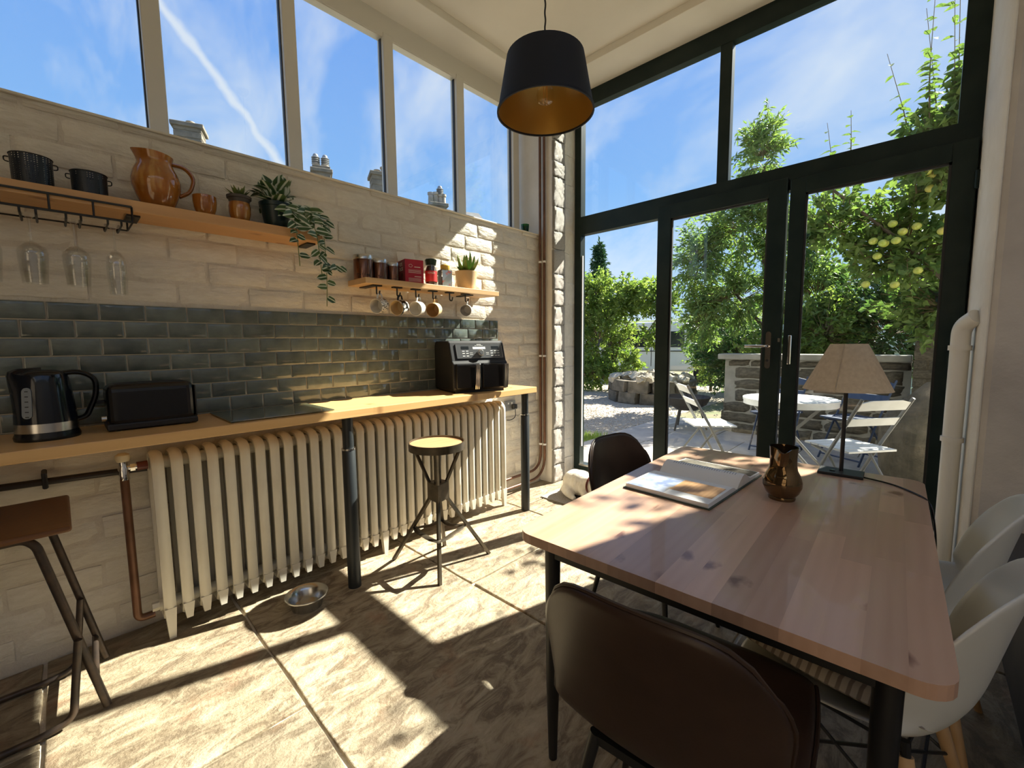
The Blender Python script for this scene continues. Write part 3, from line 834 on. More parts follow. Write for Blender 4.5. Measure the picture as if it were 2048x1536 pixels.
MB().tube([(.13, RY0 - .02, .785), (.13, RY1 + .02, .785)], .027, 14).build('header', 'radiator', ra)
MB().tube([(.13, RY0 - .03, .135), (.13, RY1 + .02, .135)], .027, 14).build('header', 'radiator', ra)
MB().tube([(.13, RY0 - .055, .135), (.13, RY0 - .02, .135)], .020, 6).build('end_plug', 'radiator', ra)
va = MB().lathe([(.019, -.05), (.019, .0), (.015, .008), (.015, .03), (.0, .03)], 14, (.13, .157, .785)).build('valve', 'chrome', ra)
MB().tube([(.13, .157, .785), (.13, .20, .785)], .012, 10).build('union', 'chrome', va)
MB().tube([(.13, .178, .785), (.13, .194, .785)], .017, 6).build('nut', 'chrome', va)
MB().tube([(.13, .20, .785), (.13, .236, .785)], .019, 10).build('tail_nut', 'collar', va)
MB().lathe([(.0, .030), (.021, .030), (.026, .045), (.024, .058), (.013, .066), (0, .066)], 16, (.13, .157, .785)).build('valve_cap', 'radtop', va)
MB().tube(roundpath([(.13, .157, .74), (.13, .157, .105), (.13, .215, .105)], .075, 8), .0155, 14).build('feed_pipe', 'copper', ra)

# ------------------------------------------------------------------ worktop on round legs
wt = thing('worktop', 'long pale oak worktop on round black legs', 'worktop', (.23, 1.0, 0), world=True)
ZT = .967
MB().bx(.014, .462, -.95, 2.485, ZT - .042, ZT).build('board', 'worktop', wt, 0, bevel=.003)
for x, y in ((.412, 1.015), (.388, 2.430), (.41, -.86)):
    lg = MB().lathe([(.034, 0), (.034, .755), (.030, .76), (.0275, .76)], 20, (x, y, 0)).build('leg', 'wpost', wt)
    MB().lathe([(.0275, .755), (.0275, ZT - .042)], 20, (x, y, 0)).build('inner_tube', 'wpost', lg)
    MB().lathe([(.0352, .752), (.0352, .7605), (.028, .7605)], 20, (x, y, 0)).build('collar_ring', 'steel', lg)

# ------------------------------------------------------------------ shelves
s1 = thing('wall_shelf', 'upper pine shelf holding the amber jug and pot plants', 'shelf', (.1, .07, 1.87), world=True)
MB().bx(.004, .205, -.95, 1.025, 1.847, 1.893).build('plank', 'shelfwood', s1, 0, bevel=.002)
for y in (.262, .985):
    MB().bx(.020, .150, y - .022, y + .022, 1.839, 1.847).build('bracket', 'blackmetal', s1, 0)
s2 = thing('wall_shelf', 'lower pine shelf with mug hooks above the air fryer', 'shelf', (.11, 1.8, 1.67), world=True)
MB().bx(.004, .222, 1.252, 2.332, 1.653, 1.687).build('plank', 'shelfwood2', s2, 0, bevel=.002)
for y in (1.335, 2.10):
    MB().bx(.02, .17, y - .02, y + .02, 1.646, 1.653).build('bracket', 'blackmetal', s2, 0)
HK = [1.342, 1.481, 1.618, 1.752, 1.893, 2.034]
for y in HK:
    m = MB(); m.bx(.165, .195, y - .030, y + .030, 1.645, 1.653)
    m.tube(roundpath([(.18, y, 1.65), (.18, y, 1.598), (.198, y + .006, 1.592), (.203, y + .008, 1.618)], .012, 5), .0045, 8)
    m.build('hook', 'blackmetal', s2)

# ------------------------------------------------------------------ wine glass rack
rk = thing('glass_rack', 'black wire stemware rack hanging under the upper shelf', 'rack', (.12, -.1, 1.847), world=True)
m = MB(); r_ = .0035
m.tube([(.212, -.80, 1.862), (.212, .252, 1.862)], r_ * 1.3, 8); m.tube([(.212, -.80, 1.802), (.212, .250, 1.802)], r_ * 1.3, 8)
for y in (-.55, -.25, -.10, .02, .138, .251): m.tube([(.212, y, 1.862), (.212, y, 1.802)], r_, 6)
m.tube([(.03, -.80, 1.802), (.03, .25, 1.802)], r_, 6)
m.tube(roundpath([(.212, .251, 1.862), (.212, .251, 1.802), (.03, .251, 1.802), (.03, .251, 1.845)], .01), r_, 6)
m.build('frame', 'blackmetal', rk)
GY = [-.150, -.035, .081, .196]
for y in GY:
    for s_ in (-1, 1):
        MB().tube(roundpath([(.212, y + s_ * .020, 1.802), (.212, y + s_ * .020, 1.783), (.045, y + s_ * .020, 1.783), (.03, y + s_ * .020, 1.80)], .008), r_, 6).build('rail', 'blackmetal', rk)
def wineglass(y, flute, label, x=.135):
    t = thing('wine_glass', label, 'glass', (x, y, 1.79), group='stemware hanging from the wire rack', world=True)
    base = MB(); base.capt = False; base.capb = False
    base.lathe([(.0, 0.003), (.034, 0.003), (.034, 0), (.012, -.006), (.005, -.014)], 24, (x, y, 1.79)).build('foot', 'clear', t)
    MB().lathe([(.004, -.012), (.0035, -.07), (.005, -.095)], 12, (x, y, 1.79)).build('stem', 'clear', t)
    b = MB(); b.capt = False; b.capb = False
    pr = [(.004, -.095), (.018, -.105), (.030, -.125), (.034, -.16), (.033, -.21), (.029, -.275), (.0275, -.275), (.031, -.21), (.032, -.16), (.028, -.127), (.016, -.108), (.0, -.10)] if flute else \
         [(.004, -.095), (.022, -.103), (.038, -.120), (.043, -.140), (.041, -.175), (.035, -.250), (.0335, -.250), (.039, -.175), (.041, -.141), (.036, -.122), (.02, -.106), (.0, -.099)]
    b.lathe(pr, 28, (x, y, 1.79)).build('bowl', 'clear', t)
wineglass(GY[0], False, 'wide stemmed wine glass hanging third along the rack from the narrow flute')
wineglass(GY[1], False, 'wide stemmed wine glass hanging second along the rack from the narrow flute')
wineglass(GY[2], False, 'wide stemmed wine glass hanging next to the narrow flute')
wineglass(GY[3], True, 'narrow tall flute glass hanging at the end of the rack')

# ------------------------------------------------------------------ wall socket
so = thing('wall_socket', 'grey double wall socket with a black plug in it', 'socket', (.01, 2.655, .76), world=True)
pl = MB().bx(.004, .016, 2.588, 2.722, .718, .805).build('plate', 'socket', so, 0, bevel=.002)
MB().bx(.016, .019, 2.672, 2.684, .775, .790).build('switch', 'white', pl, 0)
MB().bx(.016, .019, 2.628, 2.640, .775, .790).build('switch', 'white', pl, 0)
pg = MB().bx(.016, .048, 2.672, 2.716, .730, .772).build('plug', 'plug', so, 0, bevel=.006)
MB().tube(roundpath([(.034, 2.70, .732), (.036, 2.704, .66), (.02, 2.66, .635), (.01, 2.62, .64)], .03), .0035, 8).build('flex', 'plug', pg)

# ================================================================== THINGS ON THE WORKTOP
# ------------------------------------------------------------------ kettle
kt = thing('kettle', 'glossy black jug kettle with steel band and water gauge', 'kettle', (.235, -.045, ZT), 0, world=False)
def kfn(q, a): return V((q.x * 1.0, q.y * 1.05, q.z))
MB().lathe([(.0, 0), (.086, 0), (.088, .012), (.083, .024), (.083, .030)], 32).build('base', 'blackplastic', kt)
MB().lathe([(.0835, .030), (.0825, .062)], 32).build('steel_band', 'steel', kt)
def kbody(q, a):
    k = max(0, (q.z - .13) / .10)
    d = max(0, math.cos(a + PI / 2)) ** 10   # spout towards -Y
    return V((q.x * (1 - .05 * k), q.y * (1 + .28 * d * k) , q.z + .012 * k * d))
kb = MB().lathe([(.0828, .062), (.0800, .11), (.0745, .17), (.069, .222), (.064, .236), (.045, .245), (.0, .247)], 40, fn=kbody).build('body', 'navyplastic', kt)
MB().lathe([(.062, .236), (.058, .243), (.035, .252), (.0, .254)], 28).build('lid', 'blackplastic', kt)
MB().tube(roundpath([(0, .045, .236), (0, .095, .243), (0, .140, .215), (0, .138, .15), (0, .106, .068), (0, .076, .060)], .05, 6), .012, 12, ell=(.8, 1.4)).build('handle', 'blackplastic', kt)
gx = []
for s_ in (1, -1):
    for i in range(9):
        a = (0 if s_ > 0 else PI) + PI * i / 8
        gx.append((.0145 * math.cos(a), (.178 if s_ > 0 else .098) + .0145 * math.sin(a)))
kg = MB()
def gfn(x, z, t):
    rr = .0845 - (z - .062) * .085 + t
    a = math.radians(-33) + x / .08
    return (rr * math.cos(a), rr * math.sin(a), z)
kg.prism(gx, -.004, .0015, gfn)
gau = kg.build('water_gauge', 'gauge', kt)
mk = MB()
for i in range(6):
    z = .088 + i * .018
    mk.prism([(-.004, z), (.006, z), (.006, z + .003), (-.004, z + .003)], .001, .0022, gfn)
mk.build('gauge_marks', 'blackmatt', gau)
# ------------------------------------------------------------------ toaster
to = thing('toaster', 'long black toaster beside the kettle', 'toaster', (.205, .258, ZT), 0)
MB().bx(-.078, .078, -.142, .142, .012, .185).build('body', 'blackplastic', to, 0, bevel=.030, seg=4)
MB().bx(-.080, .080, -.146, .146, .004, .03).build('base', 'blackmatt', to, 0, bevel=.006)
for x in (-.03, .03): MB().bx(x - .014, x + .014, -.11, .11, .1845, .1865).build('slot', 'gasket', to, 0)
MB().bx(-.07, .07, .1415, .147, .03, .165).build('end_panel', 'blackmatt', to, 0, bevel=.004)
MB().bx(-.016, .016, -.168, -.142, .110, .122).build('lever', 'blackmatt', to, 0, bevel=.003)
MB().lathe([(.011, 0), (.011, .015), (.0, .015)], 16, (.045, -.143, .052), Matrix.Rotation(PI / 2, 3, 'X')).build('dial', 'steel', to)
for x in (-.06, .06):
    for y in (-.11, .11): MB().lathe([(.009, 0), (.009, .006)], 10, (x, y, 0)).build('rubber_foot', 'blackmatt', to)
# ------------------------------------------------------------------ glass board
gb = thing('glass_worktop_saver', 'dark reflective glass board lying on the worktop', 'board', (.235, .72, ZT), world=True)
MB().bx(.052, .425, .492, .945, ZT + .0025, ZT + .008).build('plate', 'glassboard', gb, 0, bevel=.001)
for x in (.09, .38):
    for y in (.53, .90): MB().lathe([(.008, 0), (.008, .0025)], 10, (x, y, ZT)).build('rubber_foot', 'blackmatt', gb)
# ------------------------------------------------------------------ air fryer
af = thing('air_fryer', 'black dual drawer air fryer with grey control panel', 'air fryer', (.225, 2.035, ZT), math.radians(-16))
af.scale = (1.13, 1.13, 1.15)
# local: front looks to +X, width along Y
HW, HD, HH = .185, .15, .305
prof = [(-HD, .012), (HD - .01, .012), (HD, .03), (HD - .004, .175), (HD - .022, .188), (HD - .060, HH - .012), (HD - .075, HH), (-HD + .02, HH), (-HD, HH - .03)]
mb = MB(); mb.prism(prof, -HW, HW, lambda x, z, y: (x, y, z)); mb.build('body', 'blackmatt', af, 0, bevel=.008, seg=3)
dirp = V((-.038, 0, .105)).normalized(); nrm = V((dirp.z, 0, -dirp.x))
def pan(y, s, off): # point on sloped control panel
    q = V((HD - .022, 0, .188)) + dirp * s + nrm * off
    return V((q.x, y, q.z))
mb = MB(); mb.add([pan(-.145, .014, .001), pan(.165, .014, .001), pan(.165, .104, .001), pan(-.145, .104, .001), pan(-.145, .014, .004), pan(.165, .014, .004), pan(.165, .104, .004), pan(-.145, .104, .004)],
                  [(0, 1, 2, 3), (4, 5, 6, 7), (0, 1, 5, 4), (1, 2, 6, 5), (2, 3, 7, 6), (3, 0, 4, 7)])
cp = mb.build('control_panel', 'panel', af, 0)
def strip(mb, y0, y1, s0, s1, off=.0046):
    mb.add([pan(y0, s0, off), pan(y1, s0, off), pan(y1, s1, off), pan(y0, s1, off)], [(0, 1, 2, 3)])
fr_ = MB()
for a in ((-.145, .165, .014, .0155), (-.145, .165, .1025, .104), (-.145, -.143, .014, .104), (.163, .165, .014, .104)): strip(fr_, *a)
fr_.build('panel_border', 'steel', cp, 0)
for ya in (-.112, .092):
    sc_ = MB(); strip(sc_, ya, ya + .05, .070, .088); sc_.build('display', 'vanglass', cp, 0)
lb = MB(); strip(lb, -.035, .050, .070, .084); strip(lb, -.02, .035, .091, .093)
for yc in (-.10, -.075, .09, .115, .135):
    for sv in (.026, .042, .056): strip(lb, yc - .008, yc + .008, sv, sv + .004)
for yc in (-.05, .06): strip(lb, yc - .010, yc + .010, .046, .048); strip(lb, yc - .010, yc + .010, .036, .038)
lb.build('printed_marks', 'white', cp, 0)
q = pan(.008, .042, .004)
rotp = nrm.to_track_quat('Z', 'Y').to_matrix()
kn = MB().lathe([(.021, 0), (.020, .018), (.017, .021), (0, .021)], 24, q, rotp).build('dial', 'steel', cp)
MB().lathe([(.012, .021), (.011, .024), (0, .024)], 18, q, rotp).build('dial_cap', 'panel', kn)
text('ninja', .016, 'white', cp, frame_mw(pan(.008, .098, .0050), (0, 1, 0), dirp))
for y0, y1 in ((-.168, -.004), (.004, .168)):
    dw = MB().bx(HD - .012, HD + .012, y0, y1, .022, .172).build('drawer', 'blackplastic', af, 0, bevel=.010, seg=3)
    yh = y1 - .042 if y0 < 0 else y1 - .022
    h = MB()
    for yy in (yh - .010, yh, yh + .010): h.tube([(HD + .040, yy, .024), (HD + .050, yy, .165)], .0055, 8)
    h.bx(HD + .008, HD + .05, yh - .015, yh + .015, .150, .168)
    h.build('handle', 'chrome', dw)
ft = MB(); ft.bx(-HD + .02, HD - .02, -HW + .02, HW - .02, 0, .013); ft.build('base', 'blackmatt', af, 0)
ic = MB()
for i in range(3):
    for j in range(2):
        x = .01 + i * .030; z = .222 + j * .030
        for (a, b_, c, d) in ((-.009, .009, -.008, -.0065), (-.006, .006, 0, .0015), (-.009, -.0075, -.004, .006), (.0075, .009, -.004, .006)):
            ic.add([(x + a, -HW - .0005, z + c), (x + b_, -HW - .0005, z + c), (x + b_, -HW - .0005, z + d), (x + a, -HW - .0005, z + d)], [(0, 1, 2, 3)])
ic.build('side_icons', 'nursery', af, 0)

# ================================================================== UPPER SHELF THINGS
Z1 = 1.893
def lantern(y, r, h, x, label):
    t = thing('tealight_lantern', label, 'lantern', (x, y, Z1), group='perforated black lanterns on the upper shelf', world=True)
    b = MB(); b.capt = False; b.capb = False
    b.lathe([(r * .97, .002), (r, h)], 36, (x, y, Z1)).build('wall', 'perf', t)
    MB().lathe([(0, 0), (r * .96, 0), (r * .96, .004), (0, .004)], 36, (x, y, Z1)).build('floor_disc', 'blackmetal', t)
    MB().tube([(x + r * math.cos(a), y + r * math.sin(a), Z1 + h) for a in [2 * PI * i / 36 for i in range(36)]], .0022, 6, closed=True).build('rim', 'blackmetal', t)
    for s_ in (-1, 1):
        MB().tube(roundpath([(x, y + s_ * r, Z1 + h - .012), (x, y + s_ * (r + .012), Z1 + h - .012), (x, y + s_ * (r + .012), Z1 + h - .028), (x, y + s_ * r, Z1 + h - .03)], .006), .0022, 6).build('lug', 'blackmetal', t)
lantern(-.013, .056, .112, .115, 'taller black perforated lantern on the upper shelf')
lantern(.140, .054, .092, .115, 'shorter black perforated lantern next to the amber jug')
# ------------------------------------------------------------------ amber jug
jg = thing('ceramic_jug', 'large glossy amber glazed jug on the upper shelf', 'jug', (.112, .352, Z1), 0)
def jspout(q, a):
    k = max(0, (q.z - .185) / .05)
    d = max(0, math.cos(a + PI / 2)) ** 8
    return V((q.x * (1 - .10 * k * d), q.y * (1 + .22 * d * k), q.z + .004 * d * k + (.010 * k * math.cos(a - PI / 2)) * -0.6))
b = MB(); b.capt = False
b.lathe([(.0, 0), (.050, 0), (.054, .006), (.070, .045), (.084, .088), (.086, .118), (.079, .150), (.066, .178), (.060, .192), (.061, .205), (.066, .228), (.064, .229), (.058, .205), (.056, .192), (.062, .176), (.074, .15), (.08, .118), (.07, .06), (.04, .012), (0, .010)], 40, fn=jspout).build('body', 'amber', jg)
MB().tube(roundpath([(0, .056, .205), (0, .105, .205), (0, .138, .165), (0, .120, .100), (0, .078, .072)], .05, 6), .0115, 12, ell=(.7, 1.25)).build('handle', 'amber', jg)
# ------------------------------------------------------------------ amber cup
cu = thing('ceramic_cup', 'small amber glazed handleless cup beside the jug', 'cup', (.140, .518, Z1), 0)
b = MB(); b.capt = False
b.lathe([(0, 0), (.030, 0), (.034, .006), (.043, .035), (.0465, .062), (.0455, .088), (.0435, .089), (.044, .062), (.040, .035), (.03, .010), (0, .008)], 32).build('body', 'amber', cu)
# ------------------------------------------------------------------ succulent
sp = thing('potted_succulent', 'spiky green succulent in an amber glazed pot', 'plant', (.118, .664, Z1), 0)
b = MB(); b.capt = False
b.lathe([(0, 0), (.032, 0), (.037, .008), (.046, .045), (.047, .075), (.044, .095), (.042, .095), (.044, .075), (.03, .01), (0, .01)], 32).build('pot', 'amber', sp)
b = MB(); b.capt = False
b.lathe([(.036, .06), (.046, .112), (.052, .114), (.053, .126), (.050, .126), (.047, .118), (.0, .116)], 32).build('inner_pot', 'nursery', sp)
lf = MB()
def sl(u, v):
    w = math.sin(PI * min(1, u * .92 + .10)) ** .8 * (1 - u) ** .35
    y = (v - .5) * w * .30
    return V((u, y, .10 * u * u + .8 * y * y + (.04 if abs(v - .5) < .1 else 0) * (1 - u)))
lf.grid(sl, 6, 4)
slm = lf.mesh('leaf', 60)
for i in range(17):
    ring = 0 if i < 8 else (1 if i < 13 else 2)
    a = i * 2.399 ; el = (.42, .85, 1.25)[ring] + R.uniform(-.1, .1); L = (.066, .060, .05)[ring] * R.uniform(.9, 1.12)
    o = put('leaf', slm, 'succ', sp); o.scale = (L, L * 1.25, L)
    o.location = (.006 * math.cos(a), .006 * math.sin(a), .122)
    o.rotation_euler = (0, -el, a)
MB().lathe([(0, .122), (.047, .120), (0, .1205)], 20).build('soil', 'soil', sp)
# ------------------------------------------------------------------ trailing plant
tp = thing('trailing_plant', 'variegated trailing houseplant in a dark green pot', 'plant', (.118, .828, Z1), 0)
b = MB(); b.capt = False
b.lathe([(0, 0), (.050, 0), (.053, .004), (.070, .105), (.075, .106), (.077, .125), (.073, .125), (.068, .11), (0, .11)], 32).build('pot', 'greenpot', tp)
lm = MB()
def tl(u, v):
    w = (math.sin(PI * u ** .75)) ** .9
    y = (v - .5) * w * .70
    return V((u, y, -.16 * u * u + .25 * abs(y)))
lm.grid(tl, 7, 6)
tlm = lm.mesh('leaf', 80)
def put_leaf(pos, d, size, up=None):
    d = V(d).normalized(); upv = V(up) if up else V((R.uniform(-.3, 1), R.uniform(-.4, .4), R.uniform(.2, 1)))
    upv = (upv - d * upv.dot(d))
    upv = upv.normalized() if upv.length > 1e-4 else d.orthogonal().normalized()
    y = upv.cross(d)
    o = put('leaf', tlm, 'varieg', tp)
    mw = Matrix(((d.x, y.x, upv.x, pos[0]), (d.y, y.y, upv.y, pos[1]), (d.z, y.z, upv.z, pos[2]), (0, 0, 0, 1)))
    o.matrix_local = mw @ Matrix.Scale(size, 4)
# upright tuft
for i in range(34):
    a = R.uniform(0, 2 * PI); el = R.uniform(-.15, 1.25)
    d = V((math.cos(a) * math.cos(el), math.sin(a) * math.cos(el), math.sin(el)))
    put_leaf(V((0, 0, .115)) + V((d.x * .035, d.y * .035, R.uniform(0, .06))), d + V((0, 0, -.05)), R.uniform(.08, .115), (0, 0, 1) if el < .9 else (1, 0, 0))
def vine(pts, leafs, sz):
    pts = [V(p) for p in pts]
    path = roundpath(pts, .05, 5)
    MB().tube(path, .0022, 6).build('stem', 'succ', tp)
    n = len(path)
    for k in range(leafs):
        t = (k + .6) / leafs; i = min(int(t * (n - 1)), n - 2)
        q = path[i].lerp(path[i + 1], t * (n - 1) - i)
        sgn = 1 if k % 2 else -1
        d = V((R.uniform(.05, .6), sgn * R.uniform(.6, 1), R.uniform(-.75, .1)))
        put_leaf(q, d, sz * R.uniform(.85, 1.35) * (1 - .35 * t), (1, R.uniform(-.4, .4), R.uniform(.0, .7)))
# local coords relative to the pot; shelf front is x=.087, shelf top z=0
vine([(.03, .03, .115), (.09, .05, .09), (.112, .055, -.02), (.115, .06, -.19)], 12, .075)
vine([(.02, .05, .12), (.08, .10, .10), (.115, .15, .02), (.112, .165, -.12), (.105, .175, -.22)], 14, .072)
vine([(.0, .05, .12), (.06, .13, .105), (.10, .19, .05), (.09, .205, -.06), (.095, .205, -.25), (.09, .20, -.385)], 18, .062)
vine([(.02, .05, .12), (.05, .12, .12), (.085, .20, .08), (.09, .235, .03)], 9, .075)
vine([(.095, .205, -.16), (.10, .25, -.17), (.10, .29, -.165)], 4, .07)

# ------------------------------------------------------------------ green tumbler on the sill
gt = thing('glass_tumbler', 'bright green glass tumbler on the window sill end', 'glass', (-.055, 2.945, SILL), 0)
b = MB(); b.capt = False
b.lathe([(0, 0), (.030, 0), (.036, .075), (.034, .075), (.028, .008), (0, .008)], 24).build('cup', 'green_glass', gt)
MB().tube([(.034 * math.cos(a), .034 * math.sin(a), .055) for a in [2 * PI * i / 24 for i in range(24)]], .0018, 6, closed=True).build('ridge', 'green_glass', gt)

# ================================================================== LOWER SHELF THINGS
Z2 = 1.687
def canister(y, r, h, label):
    t = thing('storage_canister', label, 'canister', (.118, y, Z2), group='bronze canisters on the lower shelf')
    MB().lathe([(0, 0), (r, 0), (r, h * .80), (r * .985, h * .815)], 32).build('body', 'canister', t)
    MB().lathe([(r * .985, h * .80), (r * 1.03, h * .81), (r * 1.03, h * .985), (r, h), (0, h)], 32).build('lid', 'steel', t)
    return t
c1 = canister(1.296, .056, .140, 'tallest bronze canister with steel lid on the lower shelf')
c2 = canister(1.402, .047, .130, 'middle bronze canister of the three on the lower shelf')
c3 = canister(1.496, .040, .120, 'smallest bronze canister beside the red tea box')
def wraptext(body, t, r, z, size, ang0):
    n = len(body)
    for i, ch in enumerate(body):
        a = ang0 + (i - n / 2) * size * .62 / r
        nrm = V((math.cos(a), math.sin(a), 0)); x = V((-math.sin(a), math.cos(a), 0))
        text(ch, size, 'gasket', t, frame_mw(nrm * (r + .0006) + V((0, 0, z)), x, (0, 0, 1)))
wraptext('Coffee', c1, .056, .022, .022, -.35)
wraptext('Tea', c2, .047, .022, .020, -.25)
wraptext('Sugar', c3, .040, .020, .016, -.25)
# red tea box, open flap
tb = thing('tea_box', 'red tea carton with open white flaps on the lower shelf', 'box', (.112, 1.625, Z2), math.radians(-12))
bw, bd_, bh = .062, .075, .148
MB().bx(-bd_, bd_, -bw, bw, 0, bh).build('carton', 'red', tb, 0, bevel=.001)
MB().bx(-bd_ + .001, bd_ - .001, -bw - .0006, -bw + .001, .002, bh - .002).build('side_panel', 'maroon', tb, 0)
f_ = MB(); f_.add([(bd_ - .002, -bw, bh), (bd_ - .002, bw, bh), (bd_ - .06, bw, bh + .012), (bd_ - .06, -bw, bh + .012)], [(0, 1, 2, 3)])
f_.add([(-bd_ + .03, -bw, bh + .004), (-bd_ + .03, bw, bh + .004), (-bd_ + .0, bw * .95, bh + .075), (-bd_ + .0, -bw * .95, bh + .070)], [(0, 1, 2, 3)])
f_.build('flap', 'redwhite', tb, 0, solid=.001)
text('TICK\nTOCK', .030, 'redwhite', tb, frame_mw((.0, -bw - .001, .105), (1, 0, 0), (0, 0, 1)))
mk = MB()
mk.tube([(bd_ + .0006, -.025 + .013 * math.cos(a), .108 + .010 * math.sin(a)) for a in [2 * PI * i / 5 for i in range(5)]], .001, 5, closed=True)
mk.bx(bd_, bd_ + .0008, .0, .04, .100, .104)
for i in range(4): mk.bx(bd_, bd_ + .0008, -.04, .045, .082 - i * .006, .0835 - i * .006)
mk.bx(bd_, bd_ + .0008, .0, .045, .040, .044)
for i in range(4): mk.bx(bd_, bd_ + .0008, -.04, .045, .030 - i * .006, .0315 - i * .006)
mk.build('printed_marks', 'redwhite', tb, 0)
MB().lathe([(0, 0), (.022, 0), (.022, .0006)], 20, (.02, -bw, .045), Matrix.Rotation(PI / 2, 3, 'X')).build('printed_tin', 'soil', tb)
# instant coffee jar
cj = thing('coffee_jar', 'instant coffee jar with dark green cap and red label', 'jar', (.125, 1.782, Z2), 0)
MB().lathe([(0, .002), (.036, .002), (.037, .10), (.026, .135), (0, .135)], 6).build('coffee', 'coffee', cj, 30)
b = MB(); b.capt = False
b.lathe([(0, 0), (.038, 0), (.0395, .004), (.0395, .10), (.030, .135), (.030, .145)], 24).build('jar', 'clear', cj)
MB().lathe([(.034, .140), (.040, .175), (.036, .180), (0, .180)], 8).build('cap', 'bottlecap', cj, 30)
MB().lathe([(.0400, .030), (.0400, .100)], 24).build('label_band', 'label_red', cj)
wraptext('KENCO', cj, .0402, .085, .016, -.45)
for c in cj.children:
    if c.name.startswith('lettering'): c.data.materials.clear(); c.data.materials.append(M['redwhite'])
# second jar with printed label
sj = thing('drink_jar', 'square clear jar with mustard lid and blue printed label', 'jar', (.120, 1.905, Z2), math.radians(-14))
MB().bx(-.034, .034, -.040, .040, 0, .125).build('jar', 'clear', sj, 0, bevel=.010, seg=3)
MB().bx(-.030, .030, -.036, .036, .003, .075).build('powder', 'coffee', sj, 0, bevel=.006)
MB().bx(.0345, .036, -.036, .036, .010, .118).build('label_front', 'label_blue', sj, 0)
MB().bx(-.03, .035, -.0412, -.0402, .004, .122).build('label_side', 'gasket', sj, 0)
MB().lathe([(.026, .12), (.032, .128), (.033, .152), (.028, .158), (0, .158)], 20).build('lid', 'yellowcap', sj)
# basket pot plant
ap = thing('potted_aloe', 'green aloe in a woven jute basket pot', 'plant', (.118, 2.100, Z2), 0)
b = MB(); b.capt = False
prf = [(0, 0), (.062, 0)] + [(.063 + .018 * i / 12 + (.002 if i % 2 else 0), .006 + .128 * i / 12) for i in range(13)] + [(.076, .134), (.066, .02), (0, .02)]
b.lathe(prf, 32).build('basket', 'jute', ap)
MB().lathe([(0, .120), (.076, .118)], 20).build('soil', 'soil', ap)
al = MB()
def alf(u, v):
    w = (1 - u) ** .6 * .16; a = (v - .5) * 2
    return V((u, a * w, w * .7 * (1 - a * a) - w * .2 + .25 * u * u))
al.grid(alf, 7, 4)
alm = al.mesh('leaf', 60)
for i in range(20):
    a = i * 2.399; el = R.uniform(.35, 1.3); L = R.uniform(.10, .165)
    o = put('leaf', alm, 'aloe', ap); o.scale = (L, L * 1.1, L * 1.0); o.location = (.02 * math.cos(a), .02 * math.sin(a), .118); o.rotation_euler = (R.uniform(-.4, .4), -el, a)
# ------------------------------------------------------------------ mugs on the hooks
def mug(y, outer, inner, label, r=.044, h=.086, bellied=False, yaw=0.):
    # mug axis: opening direction
    t = thing('mug', label, 'mug', (.186, y + .006, 1.603), group='mugs hanging from the shelf hooks')
    od = V((.42 + yaw, -.86, -.18)).normalized()
    up = V((.05, .18, 1)); up = (up - od * up.dot(od)).normalized()
    x = up.cross(od)
    rot = Matrix(((x.x, up.x, od.x), (x.y, up.y, od.y), (x.z, up.z, od.z)))
    cen = V((.0, .010, -.030)) - up * (r - .004) - od * (h * .5)
    po = [(0, 0), (r * .75, 0), (r * .93, .008), (r, h * .35), (r, h)] if not bellied else [(0, 0), (r * .55, 0), (r * .66, .006), (r * .92, h * .35), (r * 1.03, h * .7), (r * 1.03, h)]
    b = MB(); b.capt = False; b.lathe(po, 32, cen, rot).build('body', outer, t)
    pi_ = [(rr * .94 if i else 0, max(z, .006)) for i, (rr, z) in enumerate(po)]
    pi_[1] = (pi_[1][0], .006)
    b = MB(); b.capt = False; b.capb = False
    b.lathe(pi_ + [(po[-1][0] * 1.0, h)], 32, cen, rot).build('inside', inner, t)
    hp = [cen + rot @ V((0, yy, zz)) for yy, zz in ((r * .9, h * .78), (r * 1.35, h * .80), (r * 1.62, h * .58), (r * 1.52, h * .32), (r * .95, h * .22))]
    MB().tube(roundpath(hp, .022, 5), .005, 10, ell=(1, 1.3)).build('handle', 'blackplastic' if outer == 'dots' else inner, t)
    dz = max((cen + rot @ V((0, r * 1.56, zz * h))).z for zz in (.58,))
    t.location.z = 1.603 - dz - .004 + 0.0
    o2 = cen + rot @ V((0, r * 1.58, h * .58))
    t.location.x = .196 - o2.x; t.location.y = y + .006 - o2.y
mug(HK[0], 'speckle', 'mugwhite', 'white mug with black speckles on the first hook')
mug(HK[1], 'dots', 'mugcream', 'black mug with big white spots', .046)
mug(HK[2], 'mugwhite', 'mugwhite', 'plain white bellied mug beside the spotted one', .045, .09, True)
mug(HK[3], 'mugcream', 'mugcreamin', 'cream mug with tan inside on a shelf hook', .046, .088, True)
mug(HK[5], 'muggrey', 'muggrey', 'small pale grey mug hanging alone past the empty hook', .040, .074, True, .25)
pt = thing('plastic_tag', 'clear plastic strip hanging between two shelf hooks', 'tag', (.12, 1.80, 1.65))
MB().add([(0, -.012, 0), (0, .012, -.004), (.03, .062, -.115), (.03, .040, -.118)], [(0, 1, 2, 3)]).build('strip', 'clear', pt, 0, solid=.0015)

